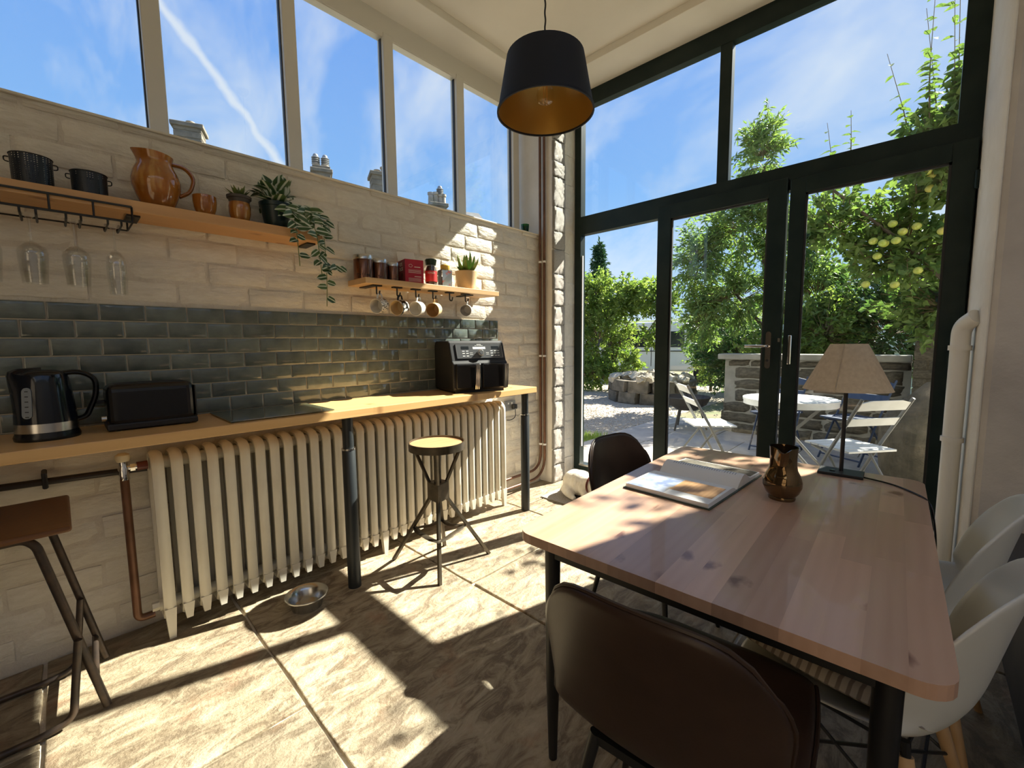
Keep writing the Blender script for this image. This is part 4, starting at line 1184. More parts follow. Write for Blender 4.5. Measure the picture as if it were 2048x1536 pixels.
# ================================================================== FURNITURE
# ------------------------------------------------------------------ dining table
ZD = .745; TW, TL, TT, TCR = .93, 1.37, .028, .055
dt = thing('dining_table', 'red pine dining table with black steel frame', 'table', (2.158, 1.600, 0), .030)
NST = 15; sw_ = TW / NST
def clip_corner(x0, x1, y0, y1):
    pts = []
    for cx, cy, sx, sy in ((x0, y0, -1, -1), (x1, y0, 1, -1), (x1, y1, 1, 1), (x0, y1, -1, 1)):
        if abs(abs(cx) - TW / 2) < 1e-6 and abs(abs(cy) - TL / 2) < 1e-6:
            c = V((sx * (TW / 2 - TCR), sy * (TL / 2 - TCR), 0))
            a0 = {(-1, -1): PI, (1, -1): 1.5 * PI, (1, 1): 0, (-1, 1): .5 * PI}[(sx, sy)]
            pts += [(c.x + TCR * math.cos(a0 + i * PI / 12), c.y + TCR * math.sin(a0 + i * PI / 12)) for i in range(7)]
        else: pts.append((cx, cy))
    return pts
for i in range(NST):
    x0 = -TW / 2 + i * sw_; x1 = x0 + sw_
    ys = [-TL / 2]
    while ys[-1] < TL / 2 - .30:
        ys.append(ys[-1] + R.uniform(.38, .75))
    if ys[-1] > TL / 2 - .16: ys = ys[:-1]
    ys.append(TL / 2)
    for a, b in zip(ys[:-1], ys[1:]):
        m = MB(); cx, cy = (x0 + x1) / 2, (a + b) / 2
        m.prism([(x - cx, y - cy) for x, y in clip_corner(x0, x1, a, b)], -TT, 0)
        o = m.build('stave', 'tablewood', dt, 0)
        o.location = (cx, cy, ZD + R.uniform(-.0002, .0002))
LX, LY = TW / 2 - .085, TL / 2 - .075
for sx in (-1, 1):
    for sy in (-1, 1):
        MB().lathe([(.013, 0), (.020, .25), (.0235, ZD - TT - .002)], 18, (sx * LX, sy * LY, 0)).build('leg', 'blackmetal', dt)
for sy in (-1, 1): MB().bx(-LX, LX, sy * LY - .015, sy * LY + .015, ZD - TT - .055, ZD - TT - .001).build('rail', 'blackmetal', dt, 0, bevel=.003)
for sx in (-1, 1): MB().bx(sx * LX - .015, sx * LX + .015, -LY, LY, ZD - TT - .055, ZD - TT - .001).build('rail', 'blackmetal', dt, 0, bevel=.003)

# ------------------------------------------------------------------ shell chairs
def shell(prof, widths, curl, nU=14, power=4.):
    # prof: list of (y, z) from the seat front to the back top; local: sitter looks to +Y
    def samp(L, t):
        k = t * (len(L) - 1); i = min(int(k), len(L) - 2); f = k - i
        p0 = L[max(i - 1, 0)]; p1 = L[i]; p2 = L[i + 1]; p3 = L[min(i + 2, len(L) - 1)]
        def cr(a, b, c, d): return .5 * ((2 * b) + (-a + c) * f + (2 * a - 5 * b + 4 * c - d) * f * f + (-a + 3 * b - 3 * c + d) * f ** 3)
        if isinstance(p0, tuple): return tuple(cr(a, b, c, d) for a, b, c, d in zip(p0, p1, p2, p3))
        return cr(p0, p1, p2, p3)
    mb = MB()
    def fn(v, u):
        a = u * 2 - 1
        y, z = samp(prof, v); w = samp(widths, v); cz = samp(curl, v)
        e = abs(2 * v - 1) ** power
        # round the free corners: shift ends in
        y2, z2 = samp(prof, max(0, min(1, v)))
        x = a * w / 2
        # back part curls forward, seat part curls up
        d = min(1, max(0, (v - .42) / .22))
        up = cz * abs(a) ** 2.4
        yy = y + up * d; zz = z + up * (1 - d)
        # corner rounding along the profile tangent
        ya, za = samp(prof, max(0, v - .02)); yb, zb = samp(prof, min(1, v + .02))
        tg = V((0, yb - ya, zb - za)).normalized()
        cut = (abs(a) ** 5) * .095
        s_ = 0
        if v < .25: yy -= cut * .9 * (1 - v / .25) ** 2
        if v > .70: s_ = -cut * ((v - .70) / .30) ** 1.6
        return V((x, yy + tg.y * s_, zz + tg.z * s_))
    mb.grid(fn, 22, nU)
    return mb
# brown leather chairs
bprof = [(.308, .466), (.290, .494), (.12, .492), (-.04, .470), (-.125, .480), (-.168, .540), (-.193, .635), (-.215, .74), (-.238, .845)]
bwid = [.43, .47, .50, .49, .46, .45, .46, .465, .415]
bcur = [.0, .004, .010, .016, .03, .045, .055, .055, .045]
bsm = shell(bprof, bwid, bcur).mesh('shell', 60)
def brown_chair(loc, rz, label):
    t = thing('leather_chair', label, 'chair', loc, rz, 'brown leather dining chairs')
    o = put('shell', bsm, 'leather', t, 0, 2, 1, .022)
    # piped seam along the rim
    rim = []
    vs = bsm.vertices
    n = 15
    rows_ = 23
    idx = [(i, 0) for i in range(3, rows_)] + [(rows_ - 1, j) for j in range(1, n)] + [(i, n - 1) for i in range(rows_ - 2, 2, -1)]
    P_ = [vs[i * n + j].co.copy() for i, j in idx]
    MB().tube(P_, .0045, 6).build('piping', 'leather', o, world=False)
    for sx in (-1, 1):
        for sy, yt in ((1, .15), (-1, -.11)):
            MB().tube([(sx * .13, yt, .445), (sx * .215, yt + sy * .08, 0)], [.014, .009], 12).build('leg', 'blackmetal', t)
    MB().bx(-.14, .14, -.12, .16, .425, .445).build('seat_frame', 'blackmetal', t, 0)
    return t
brown_chair((2.215, .875, 0), math.radians(4), 'brown leather chair at the table end with its back to the room')
brown_chair((1.708, 1.800, 0), math.radians(-97), 'brown leather chair on the side of the table by the brick wall')
# white shell chairs
wprof = [(.235, .415), (.215, .440), (.10, .432), (-.04, .418), (-.135, .435), (-.185, .505), (-.208, .60), (-.228, .70), (-.252, .805)]
wwid = [.40, .425, .455, .455, .455, .455, .455, .445, .40]
wcur = [.0, .008, .030, .060, .085, .095, .09, .075, .055]
wsm = shell(wprof, wwid, wcur).mesh('shell', 60)
def white_chair(loc, rz, label):
    t = thing('shell_chair', label, 'chair', loc, rz, 'white plastic shell chairs')
    sh = put('shell', wsm, 'shell', t, 0, 2, 1, .008); sh.scale = (1.05, 1.05, 1.03)
    for sx in (-1, 1):
        for sy, yt in ((1, .13), (-1, -.11)):
            lg = MB().tube([(sx * .125, yt, .385), (sx * .225, yt + sy * .09, 0)], [.0165, .011], 14).build('leg', 'beech', t)
            MB().tube([(sx * .125, yt, .42), (sx * .132, yt + sy * .006, .35)], .0095, 8).build('bracket', 'blackmetal', lg)
    w_ = MB()
    a = [V((-.16, .16, .24)), V((.16, .16, .24)), V((.16, -.14, .24)), V((-.16, -.14, .24))]
    b_ = [V((-.13, .13, .40)), V((.13, .13, .40)), V((.13, -.11, .40)), V((-.13, -.11, .40))]
    for i in range(4):
        w_.tube([a[i], b_[(i + 1) % 4]], .0042, 6); w_.tube([b_[i], a[(i + 1) % 4]], .0042, 6); w_.tube([b_[i], b_[(i + 1) % 4]], .0042, 6)
    w_.build('wire_struts', 'blackmetal', t)
    return t
white_chair((2.560, 1.925, 0), math.radians(84), 'white plastic shell chair with a bare seat')
white_chair((2.505, 1.365, 0), math.radians(79), 'white plastic shell chair carrying the striped cushion')
# striped cushion on the near shell chair
cs = thing('seat_cushion', 'striped ticking cushion on the white shell chair', 'cushion', (2.462, 1.368, .458), math.radians(79))
def cfn_(top):
    def f(u, v):
        a, b = u * 2 - 1, v * 2 - 1
        k = max(0, (1 - abs(a) ** 3.2)) * max(0, (1 - abs(b) ** 3.2))
        px = a * (.212 - .022 * b * b); py = b * (.212 - .022 * a * a)
        wob = .006 * noise.noise(V((px * 14, py * 14, 3)))
        h = (.052 if top else -.010) * k ** .45
        return V((px, py, .014 + h + (wob * k if top else 0) + .045 * abs(a) ** 3))
    return f
cm = MB(); cm.grid(cfn_(True), 22, 22); cm.grid(cfn_(False), 22, 22); cm.build('pad', 'stripe', cs, 70)
# ------------------------------------------------------------------ industrial stool
stl = thing('bar_stool', 'dark metal tripod workshop stool with round wooden seat', 'stool', (.583, 1.455, 0), world=True)
c_ = V((.583, 1.455, 0))
SZ = .742
MB().lathe([(0, SZ - .014), (.152, SZ - .014), (.152, SZ - .006), (0, SZ - .006)], 40, c_).build('seat', 'stoolwood', stl)
b = MB(); b.capt = False; b.capb = False
b.lathe([(.150, SZ - .040), (.158, SZ - .040), (.160, SZ + .004), (.154, SZ + .004), (.153, SZ - .034), (.150, SZ - .040)], 40, c_).build('seat_rim', 'gunmetal', stl)
feet = [V((.748, 1.330, 0)), V((.318, 1.308, 0)), V((.690, 1.752, 0)), ]
# four legs: the fourth foot stands behind
feet.append(V((.40, 1.63, 0)))
for i, f in enumerate(feet):
    d = (f - c_); d.z = 0
    dn = d.normalized()
    top = c_ + dn * .150 + V((0, 0, SZ - .03)); mid = c_ + dn * .052 + V((0, 0, .50)); mid2 = c_ + dn * .052 + V((0, 0, .405))
    lg = MB().tube(roundpath([mid2 + V((0, 0, .03)), mid2, f + V((0, 0, 0.0))], .05, 5), .0125, 4, ell=(1.0, 1.0)).build('leg', 'gunmetal', stl)
    MB().tube([top, mid], .0105, 4).build('seat_strut', 'gunmetal', stl)
b = MB()
ang = [math.atan2((f - c_).y, (f - c_).x) for f in feet]; ang = sorted(ang)
poly = [(.583 + .068 * math.cos(a), 1.455 + .068 * math.sin(a)) for a in ang]
b.prism(poly, .40, .505); b.build('hub_box', 'gunmetal', stl, 0, bevel=.004)
MB().tube([c_ + V((0, 0, .42)), c_ + V((0, 0, SZ - .03))], .021, 14).build('spindle', 'gunmetal', stl)
MB().lathe([(.03, SZ - .065), (.038, SZ - .04), (0, SZ - .04)], 16, c_).build('spindle_collar', 'gunmetal', stl)
ring = []
for a in ang: pass
rp = []
for i in range(len(ang)):
    a0 = ang[i]; a1 = ang[(i + 1) % len(ang)]
    if a1 < a0: a1 += 2 * PI
    for k in range(6):
        a = a0 + (a1 - a0) * k / 6; rr = .148 - .05 * math.sin(PI * k / 6)
        rp.append(c_ + V((rr * math.cos(a), rr * math.sin(a), .215)))
MB().tube(rp, .015, 6, closed=True, ell=(.28, 1.25), up=(0, 0, 1)).build('foot_ring', 'gunmetal', stl)
# ------------------------------------------------------------------ folding stool at the wall
fs_ = thing('folding_stool', 'folding stool with dark wooden seat and steel tube legs', 'stool', (.33, -.21, 0), world=True)
MB().bx(.105, .555, -.42, -.010, .690, .712).build('seat', 'darkwood', fs_, 0, bevel=.010, seg=3)
for x, y0 in ((.165, .045), (.50, .030)):
    MB().tube(roundpath([(x, y0, .010), (x, y0 - .125, .655), (x, y0 - .15, .682), (x, y0 - .26, .682)], .03), .0125, 12).build('leg', 'rust_tube', fs_)
    lg = MB().tube(roundpath([(x + .022, y0 - .055, .30), (x + .022, y0 - .085, .030), (x + .022, y0 - .15, .013), (x + .022, -.60, .013)], .05), .0115, 12).build('leg', 'rust_tube', fs_)
MB().tube([(.165, .020, .115), (.50, .008, .115)], .010, 10).build('brace', 'rust_tube', fs_)
MB().tube([(.187, -.60, .013), (.522, -.60, .013)], .0115, 10).build('floor_bar', 'rust_tube', fs_)
MB().tube([(.165, -.215, .682), (.50, -.235, .682)], .0115, 10).build('seat_bar', 'rust_tube', fs_)
# ------------------------------------------------------------------ pet bowl
bo = thing('pet_bowl', 'stainless steel pet bowl on the floor by the radiator', 'bowl', (.412, .765, 0))
b = MB(); b.capt = False
b.lathe([(0, .002), (.066, 0), (.070, .004), (.080, .050), (.096, .066), (.100, .068), (.1005, .064), (.099, .0695), (.090, .066), (.076, .048), (.064, .010), (0, .008)], 40).build('bowl', 'steel', bo)
# ------------------------------------------------------------------ dark bench
db = thing('storage_bench', 'low charcoal storage bench against the pier wall', 'bench', (3.2, 2.3, 0), world=True)
MB().bx(2.865, 3.50, 1.30, 2.88, .03, .40).build('body', 'charcoal', db, 0, bevel=.006)
MB().bx(2.850, 3.515, 1.285, 2.885, .40, .44).build('lid', 'charcoal', db, 0, bevel=.006)
MB().bx(2.885, 3.48, 1.33, 2.86, 0, .03).build('plinth', 'blackmatt', db, 0)

# ================================================================== PENDANT LAMP
L0 = V((1.498, 1.317, 2.148))
pn = thing('pendant_lamp', 'black tapered drum pendant lamp with gold lining', 'lamp', L0, 0)
rb, rt, hh = .178, .142, .195
b = MB(); b.capt = False; b.capb = False
b.lathe([(rb, 0), (rt, hh)], 48).build('shade', 'pendant', pn)
b = MB(); b.capt = False; b.capb = False
b.lathe([(rb - .003, .001), (rt - .003, hh - .001)], 48).build('lining', 'gold', pn)
b = MB(); b.capt = False; b.capb = False
b.lathe([(rb - .004, 0), (rb + .002, 0), (rb + .002, .008), (rb - .004, .008), (rb - .004, 0)], 48).build('bottom_rim', 'pendant', pn)
b = MB(); b.lathe([(0, hh + .001), (.03, hh + .001), (.03, hh - .002), (0, hh - .002)], 20)
b.build('top_disc', 'pendant', pn)
sp_ = MB()
for k in range(3):
    a = 2 * PI * k / 3 + .4; sp_.tube([(0, 0, hh - .03), (rt * .985 * math.cos(a), rt * .985 * math.sin(a), hh - .006)], .002, 6)
sp_.build('spider', 'blackmetal', pn)
MB().lathe([(.0, hh + .02), (.008, hh + .02), (.02, hh - .01), (.021, hh - .075), (0, hh - .075)], 18).build('lampholder', 'blackplastic', pn)
MB().lathe([(.012, hh - .075), (.014, hh - .095), (.030, hh - .115), (.033, hh - .135), (.026, hh - .155), (.0, hh - .165)], 22).build('bulb', 'bulb', pn)
MB().tube([(-.008, 0, hh - .09), (-.008, 0, hh - .16), (0, .006, hh - .095), (.008, 0, hh - .16), (.008, 0, hh - .09)], .0016, 6).build('filament', 'filament', pn)
cpts = []
for i in range(160):
    z = hh + .015 + (3.57 - L0.z - hh - .015) * i / 159
    cpts.append((.0012 * math.cos(i * .9), .0012 * math.sin(i * .9), z))
MB().tube(cpts, .0032, 6).build('cord', 'blackmetal', pn)
MB().lathe([(0, 3.57 - L0.z), (.045, 3.57 - L0.z), (.045, 3.55 - L0.z), (.03, 3.53 - L0.z), (0, 3.53 - L0.z)], 24).build('ceiling_rose', 'blackmetal', pn)

# ================================================================== TABLE THINGS
# ------------------------------------------------------------------ table lamp
tl_ = thing('table_lamp', 'small table lamp with linen cone shade and black stem', 'lamp', (2.350, 2.205, ZD), math.radians(2))
MB().bx(-.075, .075, -.052, .052, .0005, .012).build('base', 'blackmatt', tl_, 0, bevel=.002)
MB().tube([(0, .01, .012), (0, .01, .375)], .0075, 14).build('stem', 'blackmatt', tl_)
MB().lathe([(.009, .345), (.017, .35), (.017, .375), (.012, .382), (0, .382)], 18, (0, .01, 0)).build('lampholder', 'blackplastic', tl_)
b = MB(); b.capt = False; b.capb = False
b.lathe([(.150, .352), (.062, .538)], 48, (0, .01, 0))
sh_ = b.build('shade', 'lshade', tl_)
a = math.radians(-100)
MB().tube([(.1505 * math.cos(a), .01 + .1505 * math.sin(a), .352), (.0625 * math.cos(a), .01 + .0625 * math.sin(a), .538)], .0022, 6).build('seam', 'lshade', sh_)
MB().tube([(.05 * 0 + .0, .01, .38), (0, .01, .53)], .003, 6).build('shade_rod', 'blackmetal', sh_)
MB().tube([(-.061, .01, .53), (.061, .01, .53)], .0022, 6).build('shade_wire', 'blackmetal', sh_)
MB().bx(-.036, -.018, -.02, -.010, .012, .016).build('switch', 'blackplastic', tl_, 0, bevel=.001)
MB().tube(roundpath([(.074, -.02, .005), (.16, -.05, .004), (.222, -.13, .004), (.262, -.20, .002), (.278, -.23, -.10), (.29, -.20, -.35), (.33, -.10, -.738), (.36, .3, -.741)], .05, 6), .003, 8).build('flex', 'blackplastic', tl_)
# ------------------------------------------------------------------ lustre jug
lj = thing('lustre_jug', 'shiny bronze brown pottery jug on the dining table', 'jug', (2.236, 1.722, ZD), 0)
def lsp(q, a):
    k = max(0, (q.z - .140) / .045); d = max(0, math.cos(a - math.radians(-78))) ** 14
    return V((q.x, q.y, q.z - .016 * d * k * 0)) + V((math.cos(math.radians(-78)), math.sin(math.radians(-78)), -.75)) * (.016 * d * k)
b = MB(); b.capt = False
b.lathe([(0, 0), (.041, 0), (.0425, .006), (.041, .012), (.052, .026), (.0605, .048), (.0605, .066), (.053, .088), (.0445, .105), (.0415, .125), (.041, .150), (.0435, .183), (.0435, .186), (.041, .186), (.038, .150), (.038, .125), (.042, .104), (.05, .086), (.056, .064), (.05, .03), (.03, .012), (0, .011)], 48, fn=lsp).build('body', 'lustre', lj)
MB().tube(roundpath([(-.004, .043, .172), (-.004, .085, .165), (-.004, .088, .10), (-.004, .056, .072)], .03), .006, 10, ell=(.8, 1.3)).build('handle', 'lustre', lj)
# ------------------------------------------------------------------ open book
bk = thing('open_book', 'thick open cookery book with colour photographs on the table', 'book', (1.942, 1.705, ZD), math.radians(-3))
MB().bx(-.162, .162, -.262, .262, .0005, .004).build('cover', 'bookcover', bk, 0)
def page(side, thick):
    m = MB(); n = 14; prof = []
    for i in range(n + 1):
        u = i / n; y = side * (.004 + u * .250)
        h = thick * (1 - math.exp(-u * 16)) * (1 - .30 * u) + (.030 * math.sin(PI * min(1, u * 1.7)) ** 2 if side > 0 and u < .6 else 0) * .9
        prof.append((y, .004 + h))
    vs = []
    for x in (-.155, .155):
        vs += [(x, y, z) for y, z in prof] + [(x, y, .004) for y, z in prof]
    k = 2 * (n + 1); f = []
    for i in range(n):
        f += [(i, i + 1, k + i + 1, k + i), (i, n + 1 + i, n + 2 + i, i + 1), (k + i, k + i + 1, k + n + 2 + i, k + n + 1 + i)]
    f += [(n, 2 * n + 1, k + 2 * n + 1, k + n)]
    m.add(vs, f)
    return m.build('page_block', 'paper', bk, 50), prof
pb1, pr1 = page(-1, .020); pb2, pr2 = page(1, .017)
def onpage(pb, prof, x0, x1, u0, u1, mat, name):
    n = len(prof) - 1; m = MB()
    def f(a, b_):
        u = u0 + (u1 - u0) * b_; k = u * n; i = min(int(k), n - 1); fr = k - i
        y = prof[i][0] + (prof[i + 1][0] - prof[i][0]) * fr; z = prof[i][1] + (prof[i + 1][1] - prof[i][1]) * fr
        return V((x0 + (x1 - x0) * a, y, z + .0006))
    m.grid(f, 2, 8); return m.build(name, mat, pb, 60)
ph = onpage(pb1, pr1, -.150, -.005, .30, 1.0, 'photo', 'photograph')
onpage(pb1, pr1, -.005, .145, .28, .80, 'shelfwood', 'photograph')
onpage(pb2, pr2, -.150, .15, .62, .98, 'gstone', 'photograph')
for i in range(26):
    x = -.12 + i * .0098
    onpage(pb2, pr2, x, x + .0035, .22, .22 + R.uniform(.10, .16), 'socket', 'text_line')

# ================================================================== DOG ON MAT
mt_ = thing('door_mat', 'grey woven mat on the floor by the open door', 'mat', (.60, 2.98, 0), math.radians(0))
MB().bx(-.30, .42, -.26, .24, .0005, .010).build('pad', 'mat', mt_, 0, bevel=.003)
dg = thing('dog', 'white dog lying on the mat by the open door', 'dog', (.55, 2.93, .010), 0)
body = MB()
body.sphere((-.070, .035, .105), .105, 20, 14, (1.0, 1.05, 1.0))
body.sphere((-.010, .030, .108), .108, 20, 14, (1.05, 1.0, 1.0))
body.sphere((.060, .020, .100), .100, 20, 14, (1.1, .95, 1.0))
body.tube([(.07, .015, .115), (.125, -.005, .135), (.175, -.02, .125)], [.085, .066, .060], 14)
body.sphere((.205, -.03, .105), .062, 18, 12, (1.05, .95, .92))
body.tube([(.225, -.045, .092), (.272, -.070, .070), (.300, -.085, .058)], [.042, .030, .021], 12)
body.sphere((.305, -.088, .060), .017, 10, 8)
body.tube([(-.10, -.035, .060), (-.045, -.085, .045), (.0, -.105, .022), (.035, -.115, .018)], [.062, .045, .024, .018], 12)
body.tube([(-.09, .09, .060), (-.02, .12, .03), (.04, .125, .02)], [.055, .03, .018], 12)
body.tube([(.08, -.035, .07), (.12, -.085, .035), (.19, -.12, .02), (.235, -.135, .018)], [.045, .03, .021, .019], 12)
body.tube([(.09, .07, .07), (.15, .08, .03), (.22, .06, .02)], [.04, .026, .018], 12)
body.tube([(-.15, .06, .06), (-.19, .02, .03), (-.17, -.05, .018)], [.024, .017, .009], 10)
bdo = body.build('body', 'fur', dg, 60, raw=True)
rm = bdo.modifiers.new('remesh', 'REMESH'); rm.mode = 'VOXEL'; rm.voxel_size = .0085; rm.use_smooth_shade = True
sm = bdo.modifiers.new('smooth', 'SMOOTH'); sm.iterations = 6; sm.factor = .6
for s_ in (-1, 1):
    MB().tube([(.20, -.028 + s_ * .05, .140), (.212, -.03 + s_ * .072, .115), (.222, -.034 + s_ * .070, .085)], [.012, .026, .008], 10, ell=(.35, 1)).build('ear', 'collar', dg)
    MB().sphere((.247, -.045 + s_ * .026, .122), .0065, 10, 8).build('eye', 'gasket', dg)
MB().sphere((.317, -.094, .064), .010, 12, 8).build('nose', 'gasket', dg)
MB().tube([(.128 + .01 * math.cos(a), -.005 + .070 * math.cos(a), .133 + .070 * math.sin(a)) for a in [2 * PI * i / 28 for i in range(28)]], .010, 8, closed=True, ell=(.5, 1.2)).build('collar', 'collar', dg)

# ================================================================== GARDEN
G = .05
gd = MB().bx(-60, 60, 3.5, 70, -.30, .0).build('ground', 'earth', None, 0)
S(gd, 'rough planted garden ground beyond the doors', 'ground')
# patio slabs
pa = MB().bx(-.50, 4.6, 3.50, 7.05, -.02, .035).build('patio', 'gravel', None, 0)
S(pa, 'pale stone paved patio outside the doors', 'patio')
ys = [3.53, 3.60 - .05, 4.30, 5.04, 5.80, 6.53, 7.04]
ys = [3.55, 4.30, 5.04, 5.80, 6.53, 7.04]
for i, (a, b) in enumerate(zip(ys[:-1], ys[1:])):
    x = -.47 + R.uniform(-.02, .02); first = True
    while x < 4.55:
        w_ = R.choice([.60, .75, .92]) * (0.6 if first and i % 2 else 1); first = False
        x2 = min(x + w_, 4.58)
        MB().bx(x + .005, x2 - .005, a + .005, b - .005, .0, G + R.uniform(-.002, .002)).build('slab', 'slab', pa, 0, bevel=.004)
        x = x2
# gravel of real small stones, countless
gr = MB()
oct_f = [(0, 2, 4), (2, 1, 4), (1, 3, 4), (3, 0, 4), (2, 0, 5), (1, 2, 5), (3, 1, 5), (0, 3, 5)]
for i in range(15000):
    y = 3.6 + 9.0 * R.random() ** 1.3; x = -.5 - R.random() * (5.5 if y > 7 else 3.2)
    if R.random() < .12 and y > 7.1: x = R.uniform(-.5, 2.5)
    if (x + 1.75) ** 2 + (y - 9.05) ** 2 < 1.0: continue
    s_ = R.uniform(.010, .022); c = V((x, y, .006 + s_ * .25)); a = R.uniform(0, PI)
    ca, sa = math.cos(a) * s_, math.sin(a) * s_
    k = R.uniform(.6, 1)
    gr.add([c + V((ca, sa, 0)), c - V((ca, sa, 0)), c + V((-sa, ca, 0)) * k, c - V((-sa, ca, 0)) * k, c + V((0, 0, s_ * .6)), c - V((0, 0, s_ * .6))], oct_f)
go = gr.build('gravel', 'gravel', None, 0, stuff=True, raw=True)
tag(go, 'pale loose gravel around the stone planter', 'gravel', None, 'stuff')
gp = MB().bx(-7, -.5, 3.55, 13, -.02, .008).build('gravel_bed', 'gravel', None, 0)
S(gp, 'flat pale gravel bed left of the patio', 'ground')
# grass tuft on the patio edge
gt_ = MB()
for i in range(900):
    x = R.gauss(-.62, .10); y = R.gauss(4.78, .17); h = R.uniform(.03, .085); a = R.uniform(0, 2 * PI)
    d = V((math.cos(a), math.sin(a), 0)); l = V((R.uniform(-.03, .03), R.uniform(-.03, .03), h)); p = V((x, y, .012))
    gt_.add([p - d * .004, p + d * .004, p + l], [(0, 1, 2)])
tag(gt_.build('grass_tuft', 'grass', None, 0, raw=True), 'short bright grass tuft at the edge of the paving', 'grass', None, 'stuff')

# ------------------------------------------------------------------ round stone planter
sp2 = thing('stone_planter', 'round planter of mossy stone blocks filled with rubble', 'planter', (-1.75, 9.05, 0))
def blockmesh(seed, sx, sy, sz, j=.018, n=2):
    rr = random.Random(seed); bm = bmesh.new(); bmesh.ops.create_cube(bm, size=1)
    bmesh.ops.subdivide_edges(bm, edges=bm.edges, cuts=n - 1, use_grid_fill=True)
    for v in bm.verts:
        v.co = V((v.co.x * sx, v.co.y * sy, v.co.z * sz)) + V((rr.uniform(-j, j), rr.uniform(-j, j), rr.uniform(-j, j)))
    me = bpy.data.meshes.new('block'); bm.to_mesh(me); bm.free(); me.shade_smooth(); me.set_sharp_from_angle(angle=math.radians(50)); return me
BLK = [blockmesh(i, .22, .42, .235) for i in range(5)]
RUB = [blockmesh(40 + i, .2, .17, .11, .035) for i in range(5)]
PR = .80
for row in range(2):
    nb = 11
    for k in range(nb):
        a = 2 * PI * (k + .5 * row) / nb
        o = put('stone_block', BLK[(k + row) % 5], 'gstone', sp2, bevel=.012)
        o.location = (PR * math.cos(a), PR * math.sin(a), .125 + row * .24); o.rotation_euler = (0, 0, a + R.uniform(-.05, .05))
for k in range(34):
    rr = PR * math.sqrt(R.random()) * 1.08; a = R.uniform(0, 2 * PI)
    o = put('rubble_stone', RUB[k % 5], 'rubble', sp2, bevel=.008); o.location = (rr * math.cos(a), rr * math.sin(a), .50 + R.uniform(0, .05)); o.rotation_euler = (R.uniform(-.5, .5), R.uniform(-.5, .5), a)
MB().lathe([(0, .46), (PR * .95, .46)], 20).build('soil', 'soil', sp2)

# ------------------------------------------------------------------ trees and shrubs
def leafs(mb, p, d, size, asp, rr):
    d = d.normalized(); s = d.cross(V((rr.uniform(-1, 1), rr.uniform(-1, 1), rr.uniform(-.3, 1))))
    s = s.normalized() if s.length > 1e-4 else d.orthogonal().normalized()
    n = s.cross(d)
    w = size * asp / 2
    m = p + d * size * .45
    mb.v += [p, m + s * w + n * w * .45, p + d * size, m - s * w + n * w * .45]
    k = len(mb.v) - 4
    mb.f += [(k, k + 1, k + 2), (k, k + 2, k + 3)]
def plant(name, label, cat, base, trunk, clusters, lm, size, asp, droop, seed, tw=.012, group=None, twigs=9, per=14, dense=1.):
    """trunk: list of polylines [(pts, r0, r1)] (relative to base); clusters: (centre, radii, number of twigs)"""
    rr = random.Random(seed)
    t = thing(name, label, cat, base, 0, group)
    for pts, r0, r1 in trunk:
        path = roundpath(pts, .3, 4); n = len(path)
        MB().tube(path, [r0 + (r1 - r0) * i / (n - 1) for i in range(n)], 8).build('trunk' if r0 > .035 else 'branch', 'bark', t)
    fo = MB(); wo_ = MB()
    for c, rad, n in clusters:
        c = V(c); rad = V(rad)
        for i in range(n):
            d = V((rr.gauss(0, 1), rr.gauss(0, 1), rr.gauss(.15, 1))).normalized()
            e = V((d.x * rad.x, d.y * rad.y, d.z * rad.z)) * rr.uniform(.65, 1.08)
            st_ = c + V((e.x * .2, e.y * .2, e.z * .2 - rad.z * .12))
            en = c + e
            mid = (st_ + en) / 2 + V((0, 0, rr.uniform(.0, .25) * rad.z * .4))
            en = en + V((0, 0, -droop * rr.uniform(.3, 1)))
            wo_.tube([st_, mid, en], [tw * .6, tw * .4, tw * .2], 3, caps=False)
            for k in range(int(per * dense)):
                f = .25 + .75 * rr.random()
                p = st_ * (1 - f) ** 2 + mid * 2 * f * (1 - f) + en * f * f
                p = p + V((rr.gauss(0, .03), rr.gauss(0, .03), rr.gauss(0, .03)))
                ld = (en - st_).normalized() * .5 + V((rr.gauss(0, .7), rr.gauss(0, .7), rr.gauss(0, .5) - droop * 2.2))
                leafs(fo, p, ld, size * rr.uniform(.7, 1.25), asp, rr)
    f_o = fo.build('foliage', lm, t, 0, raw=True, world=False, stuff=True)
    wo_.build('twigs', 'twig', t, 0, raw=True, world=False, stuff=True)
    return t
GT = 'garden plants beyond the doors'
plant('shrub', 'tall bright green leafy shrub behind the stone planter', 'shrub', (-3.55, 10.3, 0),
      [([(.0, 0, 0), (.1, 0, 1.0), (-.2, 0, 2.2)], .05, .02), ([(.05, 0, .1), (.7, -.1, 1.0), (1.5, -.2, 2.0)], .032, .012), ([(.0, 0, .3), (.35, 0, 1.5), (.9, 0, 2.4)], .03, .012), ([(0, 0, .2), (-.7, 0, 1.2), (-1.2, 0, 2.0)], .03, .012)],
      [((-.3, 0, 1.4), (1.2, .7, 1.3), 190), ((.45, 0, 2.4), (.8, .6, .65), 100), ((-.6, 0, 2.6), (.9, .6, .7), 100), ((1.35, -.1, 2.3), (.65, .5, .60), 70), ((-1.6, 0, 1.4), (.9, .6, 1.4), 90), ((-.1, -.5, .5), (1.05, .4, .5), 90), ((.75, -.2, .75), (.35, .3, .5), 30), ((1.25, -.2, 1.45), (.35, .3, .40), 16)], 'leaf_bush', .105, .48, .03, 1, per=34)
